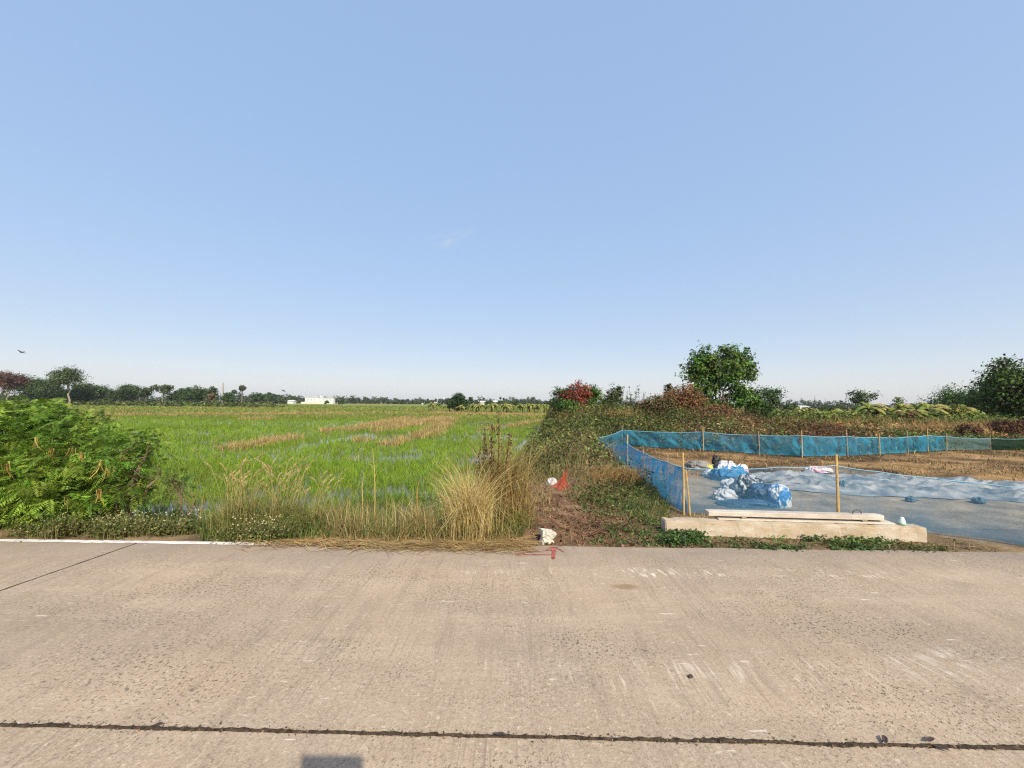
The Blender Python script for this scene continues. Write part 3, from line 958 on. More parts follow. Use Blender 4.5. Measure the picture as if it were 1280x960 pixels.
def build_clumps():
    PG = YGREEN + [(.30, .24, .10), (.12, .17, .04)]
    grass_clump('plume_grass', 'plumed green grass clump leaning right, leftmost, behind the flowering weeds', P(300, 664), 620, .17, .66, .008, PG, (.1, .7), 40, (.55, .92), (.50, .38, .19), 1, 'plumed grasses on the verge')
    grass_clump('plume_grass', 'dense plumed grass clump with arching tan seed heads, left of the tall lone reed', P(352, 664), 680, .18, .66, .008, PG, (.1, .7), 34, (.55, .95), (.48, .35, .2), 2, 'plumed grasses on the verge')
    grass_clump('plume_grass', 'thin plumed grass clump with few seed heads, nearest the end of the white line', P(392, 662), 420, .16, .52, .008, PG, (.1, .7), 12, (.5, .85), (.5, .38, .2), 3, 'plumed grasses on the verge')
    grass_clump('dry_grass_clump', 'pale straw grass clump arching over the road edge beside the dirt path', P(588, 670), 1300, .14, 1.02, .008, [(.58, .46, .20), (.50, .38, .15), (.62, .52, .27), (.40, .30, .11)], (.08, .75), seed=4, group='dry grass clumps on the verge')
    grass_clump('dry_grass_clump', 'tall brownish dry grass clump with dark dead stalks sticking up', P(627, 655), 1900, .22, 1.36, .008, [(.42, .30, .11), (.34, .22, .08), (.48, .37, .16), (.22, .2, .06), (.2, .12, .05)], (.05, .5), seed=5, group='dry grass clumps on the verge',
                stalks=[(-.30, .98, -.02), (-.16, 1.28, .02), (-.10, 1.05, -.06), (.0, 1.18, .1), (-.22, .7, -.06), (.12, .8, .08), (-.05, 1.42, .0), (-.27, 1.3, .03), (-.13, 1.0, -.08)])
    grass_clump('dry_grass_clump', 'low half green dry grass clump between the tall clump and the path', P(650, 662), 260, .12, .42, .008, [(.42, .32, .13), (.30, .27, .08), (.2, .2, .06)], (.3, 1.1), seed=6, group='dry grass clumps on the verge')
    grass_clump('dry_grass_clump', 'small pale dry grass tuft left of the big straw clumps', P(524, 668), 300, .05, .50, .007, [(.50, .40, .18), (.42, .32, .13)], (.15, .7), seed=7, group='dry grass clumps on the verge')
    # lone dry reeds
    rng = np.random.default_rng(9)
    for (px, b, top, lab, n) in ((467, 660, 560, 'tall lone dry reed with drooping leaves above the verge', 7), (521, 664, 602, 'short orange dry reed stalk over the small pale tuft', 4), (452, 664, 590, 'slim leafless dry reed left of the tall lone reed', 1)):
        p0 = P(px, b); p0[2] = float(Z(p0[0], p0[1])) - .03
        H = ztop(px, top, p0[1]) - p0[2]
        t = thing('dry_reed', lab, 'reed', p0, 0, 'lone dry reeds on the verge')
        pts = np.array([[0, 0, 0], [.01, 0, H * .4], [-.01, 0, H * .75], [-.04 if n > 4 else .01, 0, H]])
        Bag().add(tube(pts, [.007, .006, .005, .002], 5, (.42, .30, .12) if n != 4 else (.45, .22, .07))).build('stalk', M_TWIG, t)
        hh = rng.uniform(.35, .85, n) * H
        c1 = palette([(.46, .36, .16), (.4, .28, .12)], n, rng)
        q, c = blades(np.stack([np.interp(hh, pts[:, 2], pts[:, 0]), np.zeros(n), hh], -1), rng.uniform(.14, .26, n), .012, rng.choice([0.2, PI - .2, -.4], n), rng.uniform(.8, 1.6, n), c1, c1, seg=4, face=rng.uniform(1.2, 1.9, n), rng=rng)
        mesh_quads('leaves', q, c, M_DRY, t)


build_clumps()


# ------------------------------------------------------------------ feathery shrubs at the left
def fronds(rng, p, d, Ln, col, npin=9):
    """bipinnate leaves: side feathers on a drooping midrib"""
    n = len(p); d = unit(d)
    side = unit(np.cross(d, np.array([0, 0, 1.0])) + rng.normal(size=(n, 3)) * .15); nr = np.cross(side, d)
    Q = []; C = []
    for k in range(npin):
        u = .18 + .82 * (k + .5) / npin
        c = p + d * (Ln * u)[:, None] + np.array([0, 0, -1]) * (Ln * .38 * u ** 2)[:, None]
        for s in (-1, 1):
            pd = unit(side * s + d * .45 - np.array([0, 0, .25]) + rng.normal(size=(n, 3)) * .12)
            pl_ = Ln * .42 * math.sin(PI * (.25 + .7 * u)) ** .7
            w = pd * 0 + np.cross(pd, nr); w = unit(w) * (Ln * .034)[:, None]
            e = c + pd * pl_[:, None] - np.array([0, 0, 1]) * (pl_ * .18)[:, None]
            Q.append(np.stack([c, c + (e - c) * .4 + w, e, c + (e - c) * .4 - w], 1)); C.append(col * rng.uniform(.85, 1.15, (n, 1)))
    return np.concatenate(Q), np.concatenate(C)


def feathery_shrub(label, base, clouds, nfr, seed, stems, group, pods=0, cols=None, Lr=(.11, .22), trunk_r=.02):
    rng = np.random.default_rng(seed)
    base = np.array([base[0], base[1], float(Z(base[0], base[1])) - .05])
    t = thing('feathery_shrub', label, 'shrub', base, 0, group)
    cl = np.asarray(clouds, float)
    wt = (cl[:, 3] * cl[:, 4] * cl[:, 5]) ** .66; wt /= wt.sum(); wt = np.maximum(wt, .035); wt /= wt.sum()
    nt_ = nfr * 2 // 9
    e = cl[rng.choice(len(cl), nt_, p=wt)]
    d = unit(rng.normal(size=(nt_, 3))); tips = e[:, :3] + d * rng.uniform(.35, 1.05, (nt_, 1)) * e[:, 3:6]
    k = np.repeat(np.arange(nt_), 9)
    out = unit(d[k] * .8 + rng.normal(size=(len(k), 3)) * .8 + [0, 0, .25])
    p = tips[k] + rng.normal(size=(len(k), 3)) * .05
    cc = palette(cols or [(.16, .27, .035), (.22, .34, .045), (.10, .18, .028), (.24, .34, .05), (.13, .23, .03)], nt_, rng, .2)[k]
    q, c = fronds(rng, p, out, rng.uniform(*Lr, len(k)), cc)
    mesh_quads('foliage', q, c, M_LEAF, t)
    b = Bag()
    for (sx, sy, hx, hz) in stems:
        top = np.array([sx + hx, sy, hz]); foot = np.array([sx * .08, sy * .08, 0])
        b.add(branch(foot, top, trunk_r, trunk_r * .45, rng, .03, 7, 6, (.16, .11, .075)))
        for j in range(9):
            a0 = foot + (top - foot) * rng.uniform(.35, 1)
            dist = np.linalg.norm(tips - a0, axis=1); tgt = tips[np.argsort(dist)[rng.integers(3, min(60, nt_))]]
            b.add(branch(a0, tgt, trunk_r * .4, .003, rng, .06, 5, 4, (.15, .11, .07)))
    b.build('stems', M_TWIG, t, smooth=True)
    for j in range(pods):
        tp = tips[np.argsort(tips[:, 1] * 1.0 - tips[:, 2] * .35)[rng.integers(0, max(8, nt_ // 5))]] + [0, -.1, .03]
        n = rng.integers(5, 9); a = rng.uniform(0, 2 * PI, n)
        pc = palette([(.34, .22, .07), (.24, .15, .05), (.42, .31, .09), (.34, .34, .09)], n, rng, .12)
        q, c = blades(np.tile(tp + [0, -.08, .02], (n, 1)) + rng.normal(0, .012, (n, 3)), -rng.uniform(.09, .16, n), .014, a, -rng.uniform(.2, .7, n), pc, pc, seg=3, rng=rng, tipw=.5)
        mesh_quads('pod_bunch', q, c, M_DRY, t)
    return t


def build_left_shrubs():
    g = 'feathery shrubs on the left verge'
    b = P(8, 657)
    feathery_shrub('feathery green shrub filling the left edge of the view', b, [(-.2, .3, 1.15, .9, .8, .55), (-.5, .0, .6, .8, .6, .42), (.35, .0, .75, .6, .5, .45), (-.5, .6, 1.42, .6, .6, .34), (-.2, .1, .25, .6, .3, .2)], 2000, 41, [(-.3, 0, -.2, 1.1), (.2, .1, .3, 1.2), (.5, .1, .2, 1.0)], g, 3)
    b = P(88, 655)
    feathery_shrub('broad feathery shrub between the left edge and the pod laden shrub', b, [(.0, .3, 1.0, .62, .6, .40), (-.05, .0, .55, .55, .45, .34), (-1.1, .9, 1.38, .5, .5, .25), (.05, .1, .22, .4, .3, .16)], 1150, 42, [(-.2, 0, -.2, 1.0), (.2, .1, .2, 1.0)], g, 4)
    b = P(152, 654)
    feathery_shrub('loose feathery shrub hung with brown seed pods, forked trunk showing', b, [(-.10, .05, .92, .42, .42, .28), (-.02, .0, .60, .34, .35, .2), (-.36, .1, .7, .35, .4, .34), (.30, .1, 1.22, .16, .16, .12), (.1, .1, 1.3, .09, .1, .12)], 430, 43, [(-.12, 0, -.1, .85), (.03, 0, .30, 1.25), (.1, .05, .35, .9), (0, .05, .1, 1.3)], g, 7, trunk_r=.024)
    b = P(228, 652)
    feathery_shrub('thin feathery sapling with bent stem at the water edge', b, [(-.08, .0, .78, .3, .2, .12), (.12, 0, .62, .22, .2, .09), (-.25, 0, .62, .14, .1, .1)], 42, 44, [(-.1, 0, .08, .72), (.1, 0, .1, .6)], g, 0, Lr=(.1, .18), trunk_r=.011, cols=[(.12, .2, .03), (.09, .17, .03)])
    # dry stalk near the sapling
    rng = np.random.default_rng(3)
    p0 = P(250, 655); p0[2] = float(Z(p0[0], p0[1])) - .03
    t = thing('dry_reed', 'brown broken reed with folded dry leaf beside the bent sapling', 'reed', p0, 0, 'lone dry reeds on the verge')
    Bag().add(tube(np.array([[0, 0, 0], [.0, 0, .3], [.03, 0, .55]]), [.007, .006, .004], 5, (.30, .2, .09))).build('stalk', M_TWIG, t)
    q, c = blades(np.array([[.02, 0, .42], [.02, 0, .3], [.0, 0, .2]]), np.array([.28, .2, .2]), .016, np.array([0, .3, 2.8]), np.array([1.4, 1.0, 1.5]), (.42, .27, .09), (.48, .32, .1), seg=4, face=np.array([1.5, 1.5, 1.5]))
    mesh_quads('leaves', q, c, M_DRY, t)


build_left_shrubs()


# ------------------------------------------------------------------ scrub and bank on the right
def build_scrub():
    rng = np.random.default_rng(51)
    X = []; Y = []
    for (ya, yb, xa, xb, dens) in ((7, 11, .2, 4, 55), (11, 17, .6, 6, 30), (14, 22, 3, 30, 16), (22, 34, 2.5, 48, 7.5), (34, 55, 4, 72, 2.6)):
        n = int((yb - ya) * (xb - xa) * dens)
        X.append(rng.uniform(xa, xb, n)); Y.append(rng.uniform(ya, yb, n))
    x = np.concatenate(X); y = np.concatenate(Y)
    k = (x > field_x(y) + .25 + .4 * rng.normal(size=len(x))) & ~inpoly(x, y, PLOT) & (x > field_x(y) - .1)
    k &= (fbm(x * .5, y * .5, 61) > .30) | (y > 16)
    for (ang) in (0,):
        k &= ~((y < 14.5) & (x > 2.6) & (y < 13))
    bg_ = P(697, 610)
    k &= ~((x > 15) & (y > 33))
    k &= np.hypot(x - bg_[0], (y - bg_[1]) * .6) > .75
    x, y = x[k], y[k]; n = len(x)
    n1 = fbm(x * .16, y * .16, 62); n2 = fbm(x * .9, y * .9, 63)
    h = (.22 + .5 * n2 ** 1.3) * (.55 + .45 * sm(8, 15, y)) * rng.uniform(.7, 1.4, n)
    # brown and red-brown dying growth, green creepers in between
    br = sm(.40, .62, n1 + .22 * np.exp(-((x - 11) / 7) ** 2 - ((y - 25) / 7) ** 2) - .10 * (y < 15))
    pick = (fbm(x * .55, y * .55, 68) * .8 + .2 * rng.uniform(size=n)) < (.24 + .28 * br)
    cg = palette([(.07, .10, .026), (.10, .13, .035), (.125, .15, .042), (.055, .07, .024), (.17, .165, .06)], n, rng, .2)
    cb = palette([(.15, .085, .045), (.19, .11, .06), (.12, .075, .045), (.17, .075, .04), (.22, .15, .08)], n, rng, .2)
    dry = (x > 24) & (y > 20) & (fbm(x * .2, y * .2, 66) > .4)
    cb[dry] = palette([(.34, .20, .08), (.28, .15, .06), (.4, .27, .12)], int(dry.sum()), rng, .15)
    pick = pick | dry
    cc = np.where(pick[:, None], cb, cg)
    # every plant is a dome of leaves with a tone of its own
    npl = 2100
    j = rng.choice(n, npl, p=1 / y ** .6 / np.sum(1 / y ** .6))
    cx, cy = x[j], y[j]; R = rng.uniform(.3, 1.0, npl) ** 1.3 * np.clip(.65 + .028 * cy, .75, 1.6); Hh = R * rng.uniform(.55, 1.25, npl) * (.6 + .4 * sm(9, 15, cy))
    lowr = sm(13, 19, cx); Hh = Hh * (1 - .5 * lowr); R = R * (1 - .3 * lowr); Hh = np.minimum(Hh, 1.15 - .45 * lowr)
    nl = (90 * R / .5).astype(int)
    kk = np.repeat(np.arange(npl), nl)
    dv = unit(rng.normal(size=(len(kk), 3))); dv[:, 2] = np.abs(dv[:, 2])
    rr_ = rng.uniform(.55, 1.05, (len(kk), 1)) * (1 + .25 * (fbm(dv[:, 0] * 2.5 + kk * 1.7, dv[:, 1] * 2.5 + dv[:, 2] * 2, 3)[:, None] - .5))
    p = np.stack([cx[kk], cy[kk], 0 * cx[kk]], -1) + dv * rr_ * np.stack([R[kk], R[kk], Hh[kk]], -1)
    keep = ~inpoly(p[:, 0], p[:, 1], PLOT) & (p[:, 0] > field_x(p[:, 1]) - .2); p, kk, dv = p[keep], kk[keep], dv[keep]
    p[:, 2] += Z(p[:, 0], p[:, 1])
    sc = np.clip(.75 + .045 * (p[:, 1] - 8), .75, 2.4)
    cc = cc[j] * np.exp(rng.normal(0, .27, (npl, 1)))
    nr = dv * .8 + rng.normal(0, .6, (len(kk), 3)) + [0, 0, .4]
    s = rng.uniform(.6, 1.4, len(kk)) * sc
    q, c = leafs(p, nr, .092 * s, .045 * s, cc[kk] * np.exp(rng.normal(0, .10, (len(kk), 1))), rng)
    B = Bag().add((q, c))
    # upright twigs and dry stems sticking out
    m = 5200
    i = rng.integers(0, n, m)
    c1 = palette([(.22, .15, .08), (.3, .22, .11), (.15, .12, .05), (.12, .14, .04)], m, rng, .2)
    B.add(blades(np.stack([x[i], y[i], Z(x[i], y[i])], -1), h[i] * rng.uniform(.7, 1.7, m), .008 * np.clip(.8 + .07 * (y[i] - 8), .8, 3.5), rng.uniform(0, 7, m), rng.uniform(0, .7, m), c1, c1, seg=2, rng=rng))
    m = 3600
    i = rng.integers(0, n, m)
    c1 = palette([(.24, .16, .09), (.30, .21, .11), (.14, .10, .06), (.10, .12, .04)], m, rng, .2)
    B.add(blades(np.stack([x[i], y[i], Z(x[i], y[i]) + .1], -1), rng.uniform(.6, 1.3, m) * np.where(x[i] > 14, .5, 1), .010 * np.clip(.8 + .07 * (y[i] - 8), .8, 3.0), rng.uniform(0, 7, m), rng.uniform(.6, 1.6, m), c1, c1, seg=5, rng=rng))
    o = B.build('scrub', M_SCRUB)
    tag(o, 'tangled brown and olive scrub covering the bank behind the blue net', 'scrub', kind='stuff')


build_scrub()


def build_path_litter():
    rng = np.random.default_rng(57)
    B = Bag()
    # weeds round the concrete beam and path
    def patch(px0, px1, py0, py1, n, nl, r, h, ll, lw, pal):
        u = rng.uniform(0, 1, n); v = rng.uniform(0, 1, n)
        pts = np.array([P(px0 + (px1 - px0) * a, py0 + (py1 - py0) * b) for a, b in zip(u, v)])
        k = fbm(pts[:, 0] * 2.2, pts[:, 1] * 2.2, 7) > .36
        pts = pts[k]
        B.add(leaf_clumps(rng, pts[:, 0], pts[:, 1], nl, r, rng.uniform(h * .4, h, len(pts)), ll, lw, pal))
    G2 = [(.07, .13, .03), (.10, .17, .04), (.055, .10, .03), (.13, .16, .05), (.17, .15, .06)]
    patch(740, 835, 640, 680, 150, 16, .05, .07, .04, .022, G2)
    patch(722, 830, 600, 650, 130, 18, .07, .15, .045, .02, G2 + [(.2, .18, .07)])
    patch(762, 835, 600, 640, 120, 22, .08, .22, .05, .018, G2)
    patch(828, 884, 664, 681, 75, 22, .05, .12, .04, .024, G2[:3])
    patch(884, 950, 672, 684, 40, 14, .05, .05, .035, .02, G2 + [(.25, .17, .09)])
    patch(945, 1105, 673, 687, 130, 20, .05, .09, .042, .024, G2[:3])
    patch(1095, 1200, 676, 690, 70, 14, .05, .06, .035, .02, G2 + [(.2, .14, .06)])
    patch(660, 760, 535, 592, 260, 22, .10, .22, .05, .02, [(.09, .12, .03), (.12, .14, .045), (.07, .09, .025), (.16, .15, .06)])
    o = B.build('creeping_weeds', M_LEAF)
    tag(o, 'low creeping green weeds around the concrete beam and dirt path', 'weeds', kind='stuff')
    B = Bag()
    B.add(scatter_blades(rng, 785, 838, 606, 652, 900, .12, .34, .010, GREEN + YGREEN, (.4, 1.2)))
    B.add(scatter_blades(rng, 740, 850, 585, 650, 900, .08, .22, .009, YGREEN + STRAW, (.4, 1.3)))
    B.add(scatter_blades(rng, 655, 740, 545, 600, 1300, .1, .34, .011, YGREEN + STRAW + GREEN, (.4, 1.3)))
    B.add(scatter_blades(rng, 860, 905, 640, 655, 300, .06, .16, .008, STRAW, (.5, 1.3)))
    B.add(scatter_blades(rng, 690, 770, 530, 592, 2600, .35, .95, .010, STRAW + [(.24, .15, .08), (.18, .11, .06), (.2, .2, .07)], (.4, 1.5), seg=4))
    B.add(scatter_blades(rng, 652, 690, 596, 640, 500, .12, .38, .008, STRAW, (.5, 1.5)))
    B.add(scatter_blades(rng, 706, 760, 596, 625, 650, .12, .36, .008, STRAW + [(.2, .12, .06)], (.5, 1.5)))
    B.add(scatter_blades(rng, 690, 720, 606, 618, 90, .06, .14, .006, STRAW + YGREEN, (.4, 1.4)))
    B.add(scatter_blades(rng, 690, 830, 640, 680, 700, .05, .16, .006, STRAW + YGREEN, (.5, 1.6)))
    o = B.build('bank_grass', M_LEAF); tag(o, 'yellow green grass on the bank left of the blue net', 'grass', kind='stuff')
    # dry litter, roots and twigs on the bare soil and in the plot
    n = 2400
    x = np.concatenate([rng.uniform(.1, 2.6, n // 2), rng.uniform(1.8, 6, n // 4), rng.uniform(5, 16, n // 4)])
    y = np.concatenate([rng.uniform(4.85, 8.5, n // 2), 4.95 + np.abs(rng.normal(0, .16, n // 4)), rng.uniform(10.5, 15.5, n // 4)])
    k = x < 20
    az = rng.uniform(0, PI, n); Ln = rng.uniform(.05, .3, n) * np.where(y > 9, 2.2, 1)
    w = rng.uniform(.0015, .004, n) * np.where(y > 9, 4, 1)
    d = np.stack([np.cos(az), np.sin(az), rng.normal(0, .08, n)], -1); b = np.stack([-np.sin(az), np.cos(az), np.zeros(n)], -1) * w[:, None]
    c = np.stack([x, y, Z(x, y) + .02], -1)
    Q = np.stack([c - d * Ln[:, None] / 2 - b, c - d * Ln[:, None] / 2 + b, c + d * Ln[:, None] / 2 + b * .6, c + d * Ln[:, None] / 2 - b * .6], 1)
    cc = palette([(.10, .06, .04), (.16, .09, .055), (.3, .2, .1), (.42, .3, .15), (.07, .045, .03)], n, rng)
    B = Bag().add((Q, cc))
    m = 5200
    u = rng.uniform(size=m); y_ = 9.6 + 6.5 * rng.uniform(size=m); x_ = 3 + rng.uniform(size=m) * 19
    kk_ = inpoly(x_, y_, PLOT) & (fbm(x_ * .7, y_ * 1.4, 41) > .42); x_, y_ = x_[kk_], y_[kk_]; m = len(x_)
    c1 = palette([(.34, .22, .09), (.26, .15, .06), (.42, .31, .15), (.09, .055, .03), (.16, .10, .05), (.15, .15, .05)], m, rng, .2)
    B.add(blades(np.stack([x_, y_, Z(x_, y_) - .01], -1), rng.uniform(.10, .34, m), .018, rng.uniform(0, 7, m), rng.uniform(1.2, 2.1, m), c1 * .8, c1, seg=3, rng=rng))
    # clods
    m = 700
    x = rng.uniform(.0, 1.7, m); y = rng.uniform(4.9, 7.4, m); s = rng.uniform(.01, .045, m)
    c = np.stack([x, y, Z(x, y) + s * .3], -1)
    for j in range(3):
        B.add(leafs(c, rng.normal(size=(m, 3)), s * 1.6, s * 1.3, palette([(.2, .115, .07), (.15, .085, .05), (.25, .16, .1)], m, rng), rng))
    o = B.build('ground_litter', M_TWIG); tag(o, 'twigs, clods and dry litter on the bare soil', 'litter', kind='stuff')
    # straw heap by the net and dead branches on the bank
    rng = np.random.default_rng(58)
    p0 = P(778, 612); p0[2] = float(Z(p0[0], p0[1])) - .02
    t = thing('straw_heap', 'orange tan heap of flattened dry grass against the left net', 'straw', p0)
    n = 900
    a = rng.uniform(-.5, .9, n); r = rng.uniform(0, 1, n)
    pos = np.stack([rng.normal(-.15, .28, n), rng.normal(.1, .22, n), rng.uniform(.0, .22, n)], -1)
    c1 = palette([(.46, .28, .10), (.38, .22, .08), (.5, .36, .16), (.3, .17, .07)], n, rng)
    q, c = blades(pos, rng.uniform(.15, .36, n), .008, rng.normal(-.3, .5, n), rng.uniform(1.0, 1.7, n), c1 * .9, c1, seg=4, rng=rng)
    mesh_quads('straw', q, c, M_DRY, t)
    for (px, py, n, lab, lsz) in ((738, 592, 22, 'tangle of bare brown branches above the dirt path', .55), (728, 664, 30, 'flat dark tangle of dead roots on the path beside the white block', .5)):
        p0 = P(px, py); p0[2] = float(Z(p0[0], p0[1]))
        t = thing('dead_branches', lab, 'branches', p0, 0, 'dead branches on the path')
        B = Bag()
        for k in range(n):
            s0 = rng.normal(0, .16, 3) * [1.5, .8, .25]; s0[2] = abs(s0[2]) * .6
            e = s0 + np.clip(rng.normal(0, 1, 3), -1.3, 1.3) * [lsz, lsz * (.6 if n > 20 else .12), .16 if n > 20 else .03] + [0, 0, .14 if n > 20 else .01]
            B.add(branch(s0, e, .007, .002, rng, .07, 6, 4, np.array((.14, .075, .05)) * rng.uniform(.6, 1.5)))
        B.build('twigs', M_TWIG, t)


build_path_litter()


# ------------------------------------------------------------------ concrete beams
def mat_stained(name, base, pale, stain):
    m, nt, out = new_mat(name)
    tc = N(nt, 'ShaderNodeTexCoord'); mp = N(nt, 'ShaderNodeMapping'); mp.inputs['Scale'].default_value = (1, 1, 2.4); L(nt, tc.outputs['Object'], mp.inputs['Vector'])
    col = None
    for sc, lo, hi, c1, am in ((3.0, .4, .65, pale, 1), (5.5, .52, .68, stain, .6), (16, .6, .7, tuple(.5 * v for v in base), .6), (60, .62, .7, tuple(.35 * v for v in base), .7), (9, .62, .7, tuple(min(.75, 1.25 * v) for v in pale), .7)):
        n = N(nt, 'ShaderNodeTexNoise', Scale=float(sc), Detail=6.0, Roughness=.65); L(nt, mp.outputs[0], n.inputs['Vector'])
        r = N(nt, 'ShaderNodeMapRange'); r.inputs['From Min'].default_value = lo; r.inputs['From Max'].default_value = hi; r.inputs['To Max'].default_value = am; L(nt, n.outputs['Fac'], r.inputs['Value'])
        x = N(nt, 'ShaderNodeMix', data_type='RGBA'); L(nt, r.outputs[0], x.inputs[0])
        if col is None: x.inputs[6].default_value = (*base, 1)
        else: L(nt, col, x.inputs[6])
        x.inputs[7].default_value = (*c1, 1); col = x.outputs[2]
    p = N(nt, 'ShaderNodeBsdfPrincipled', Roughness=.9); p.inputs['Specular IOR Level'].default_value = .2; L(nt, col, p.inputs['Base Color'])
    n2 = N(nt, 'ShaderNodeTexNoise', Scale=28.0, Detail=8.0, Roughness=.7); L(nt, tc.outputs['Object'], n2.inputs['Vector'])
    b = N(nt, 'ShaderNodeBump', Strength=.6, Distance=.012); L(nt, n2.outputs['Fac'], b.inputs['Height']); L(nt, b.outputs[0], p.inputs['Normal'])
    L(nt, p.outputs[0], out.inputs['Surface'])
    return m


M_CONC = mat_stained('cast_concrete', (.40, .32, .22), (.52, .46, .37), (.33, .225, .125))
M_CONC2 = mat_stained('pale_concrete', (.44, .39, .32), (.56, .52, .45), (.36, .30, .22))


def rough_beam(name, Ln, W, z0, z1, mat):
    """cast beam with slightly wavy faces and knocked-off arrises"""
    import bmesh
    bm = bmesh.new(); bmesh.ops.create_cube(bm, size=1)
    for v in bm.verts: v.co = ((v.co.x + .5) * Ln, (v.co.y + .5) * W, z0 + (v.co.z + .5) * (z1 - z0))
    bmesh.ops.bevel(bm, geom=bm.edges[:], offset=.012, segments=2, affect='EDGES')
    for k in range(1, 90):
        bmesh.ops.bisect_plane(bm, geom=bm.verts[:] + bm.edges[:] + bm.faces[:], plane_co=(Ln * k / 90, 0, 0), plane_no=(1, 0, 0))
    for v in bm.verts:
        x, y, z = v.co
        edge = (abs(y) < .02 or abs(y - W) < .02) and z > z1 - .02
        a = float(vn(x * 9, y * 20, 3)); b = float(vn(x * 3, z * 12, 5))
        chip = max(0.0, a - .72) * .05 if edge else 0
        v.co.z -= chip + (.004 * (b - .5) if z > 0 else 0); v.co.y += (chip if y < W / 2 else -chip) + .006 * (b - .5)
    me = bpy.data.meshes.new(name); bm.to_mesh(me); bm.free(); me.materials.append(mat)
    o = bpy.data.objects.new(name, me); COL.objects.link(o)
    return o


def build_beams():
    a = P(832, 667); b = P(1160, 676.5)
    rz = math.atan2(b[1] - a[1], b[0] - a[0]); Ln = np.hypot(b[0] - a[0], b[1] - a[1])
    t = tag(rough_beam('concrete_beam', Ln, .21, -.03, .165, M_CONC), 'long cream concrete beam lying on the ground behind the weeds', 'beam')
    t.location = (a[0], a[1], 0); t.rotation_euler = (0, 0, rz)
    # middle slab and the thin pile on top
    def along(px): return (px - 832) / (1160 - 832) * Ln
    M = Matrix.Translation((a[0], a[1], 0)) @ Matrix.Rotation(rz, 4, 'Z')
    o = boxes('concrete_plank', [(along(905), along(1130), .10, .30, .0, .022)], M_CONC2, bevel=.006)
    # slab lies on the beam, its free side held up by packing blocks on the soil
    o.matrix_world = M @ Matrix.Translation((0, 0, .1655))
    tag(o, 'thin pale concrete plank sandwiched between beam and top pile', 'plank', 'concrete planks stacked on the beam')
    for px, lab in ((967, 'grey wooden packing piece behind the beam, below the pile middle'), (1087, 'grey wooden packing piece behind the beam, below the wire loop')):
        pk = boxes('packing_block', [(along(px) - .07, along(px) + .07, .225, .315, -.03, .164)], M_GREYWOOD)
        pk.matrix_world = M; tag(pk, lab, 'packing', 'wooden packing under the planks')
    for px, lab in ((939, 'thin wooden spacer in the dark gap under the left of the pile'), (1093, 'thin wooden spacer in the dark gap under the wire loop')):
        sp = boxes('spacer_batten', [(along(px) - .03, along(px) + .03, .11, .30, 0, .024)], M_GREYWOOD)
        sp.matrix_world = M @ Matrix.Translation((0, 0, .188)); tag(sp, lab, 'spacer', 'wooden spacers under the top pile')
    # top pile: I-shaped slim section with rounded nose
    x0, x1 = along(893), along(1121)
    n = 9
    prof = []
    top = bpy.data.objects.new('concrete_pile', None)
    COL.objects.link(top); top.matrix_world = M @ Matrix.Translation((0, .12, .2125))
    tag(top, 'pale concrete pile with rounded end and wire loop, topmost on the beam', 'pile', 'concrete planks stacked on the beam')
    V = []; Fc = []
    outline = [(x0, 0), (x1 - .06, 0)] + [(x1 - .06 + .06 * math.sin(q), .07 - .07 * math.cos(q)) for q in np.linspace(.2, PI - .2, n)] + [(x1 - .06, .14), (x0, .14)]
    m = len(outline)
    for z in (0, .058): V += [(x, y, z) for x, y in outline]
    Fc.append(tuple(range(m - 1, -1, -1))); Fc.append(tuple(range(m, 2 * m)))
    for i in range(m): Fc.append((i, (i + 1) % m, m + (i + 1) % m, m + i))
    o = mesh_vf('pile_body', V, Fc, M_CONC2, top); md = o.modifiers.new('bevel', 'BEVEL'); md.width = .006; md.segments = 2
    mw = mat_plain('rusty_wire', (.06, .05, .045), rough=.6, var=.3)
    xl = along(1089)
    q = np.linspace(0, PI, 9)
    pts = np.stack([xl - .055 * np.cos(q), np.full(9, .07), .05 + .065 * np.sin(q) ** .6], -1)
    Bag().add(tube(pts, .006, 6)).build('lifting_loop', mw, top, smooth=True)
    # little translucent cone on the beam end
    mb = mat_plain('cloudy_plastic', (.62, .72, .64), rough=.35, var=.08, spec=.5)
    p = M @ Vector((along(1139), .11, .1655))
    t = thing('plastic_cup', 'small cloudy white cone shaped cup standing on the beam end', 'cup', p)
    prof = [(.0, .0), (.036, .0), (.038, .02), (.034, .05), (.022, .085), (.017, .1), (.0, .1)]
    ang = np.linspace(0, 2 * PI, 17)
    X = np.array([[r * math.cos(q) for q in ang] for r, z in prof]); Y = np.array([[r * math.sin(q) for q in ang] for r, z in prof]); Zz = np.array([[z] * 17 for r, z in prof])
    grid_mesh('cup_body', X, Y, Zz, mb, parent=t)
    mg = mat_plain('green_liquid', (.22, .42, .26), rough=.3, var=.1)
    prof = [(.038, .004), (.0395, .006), (.0395, .022), (.0385, .024)]
    X = np.array([[r * math.cos(q) for q in ang] for r, z in prof]); Y = np.array([[r * math.sin(q) for q in ang] for r, z in prof]); Zz = np.array([[z] * 17 for r, z in prof])
    grid_mesh('green_band', X, Y, Zz, mg, parent=t)


build_beams()


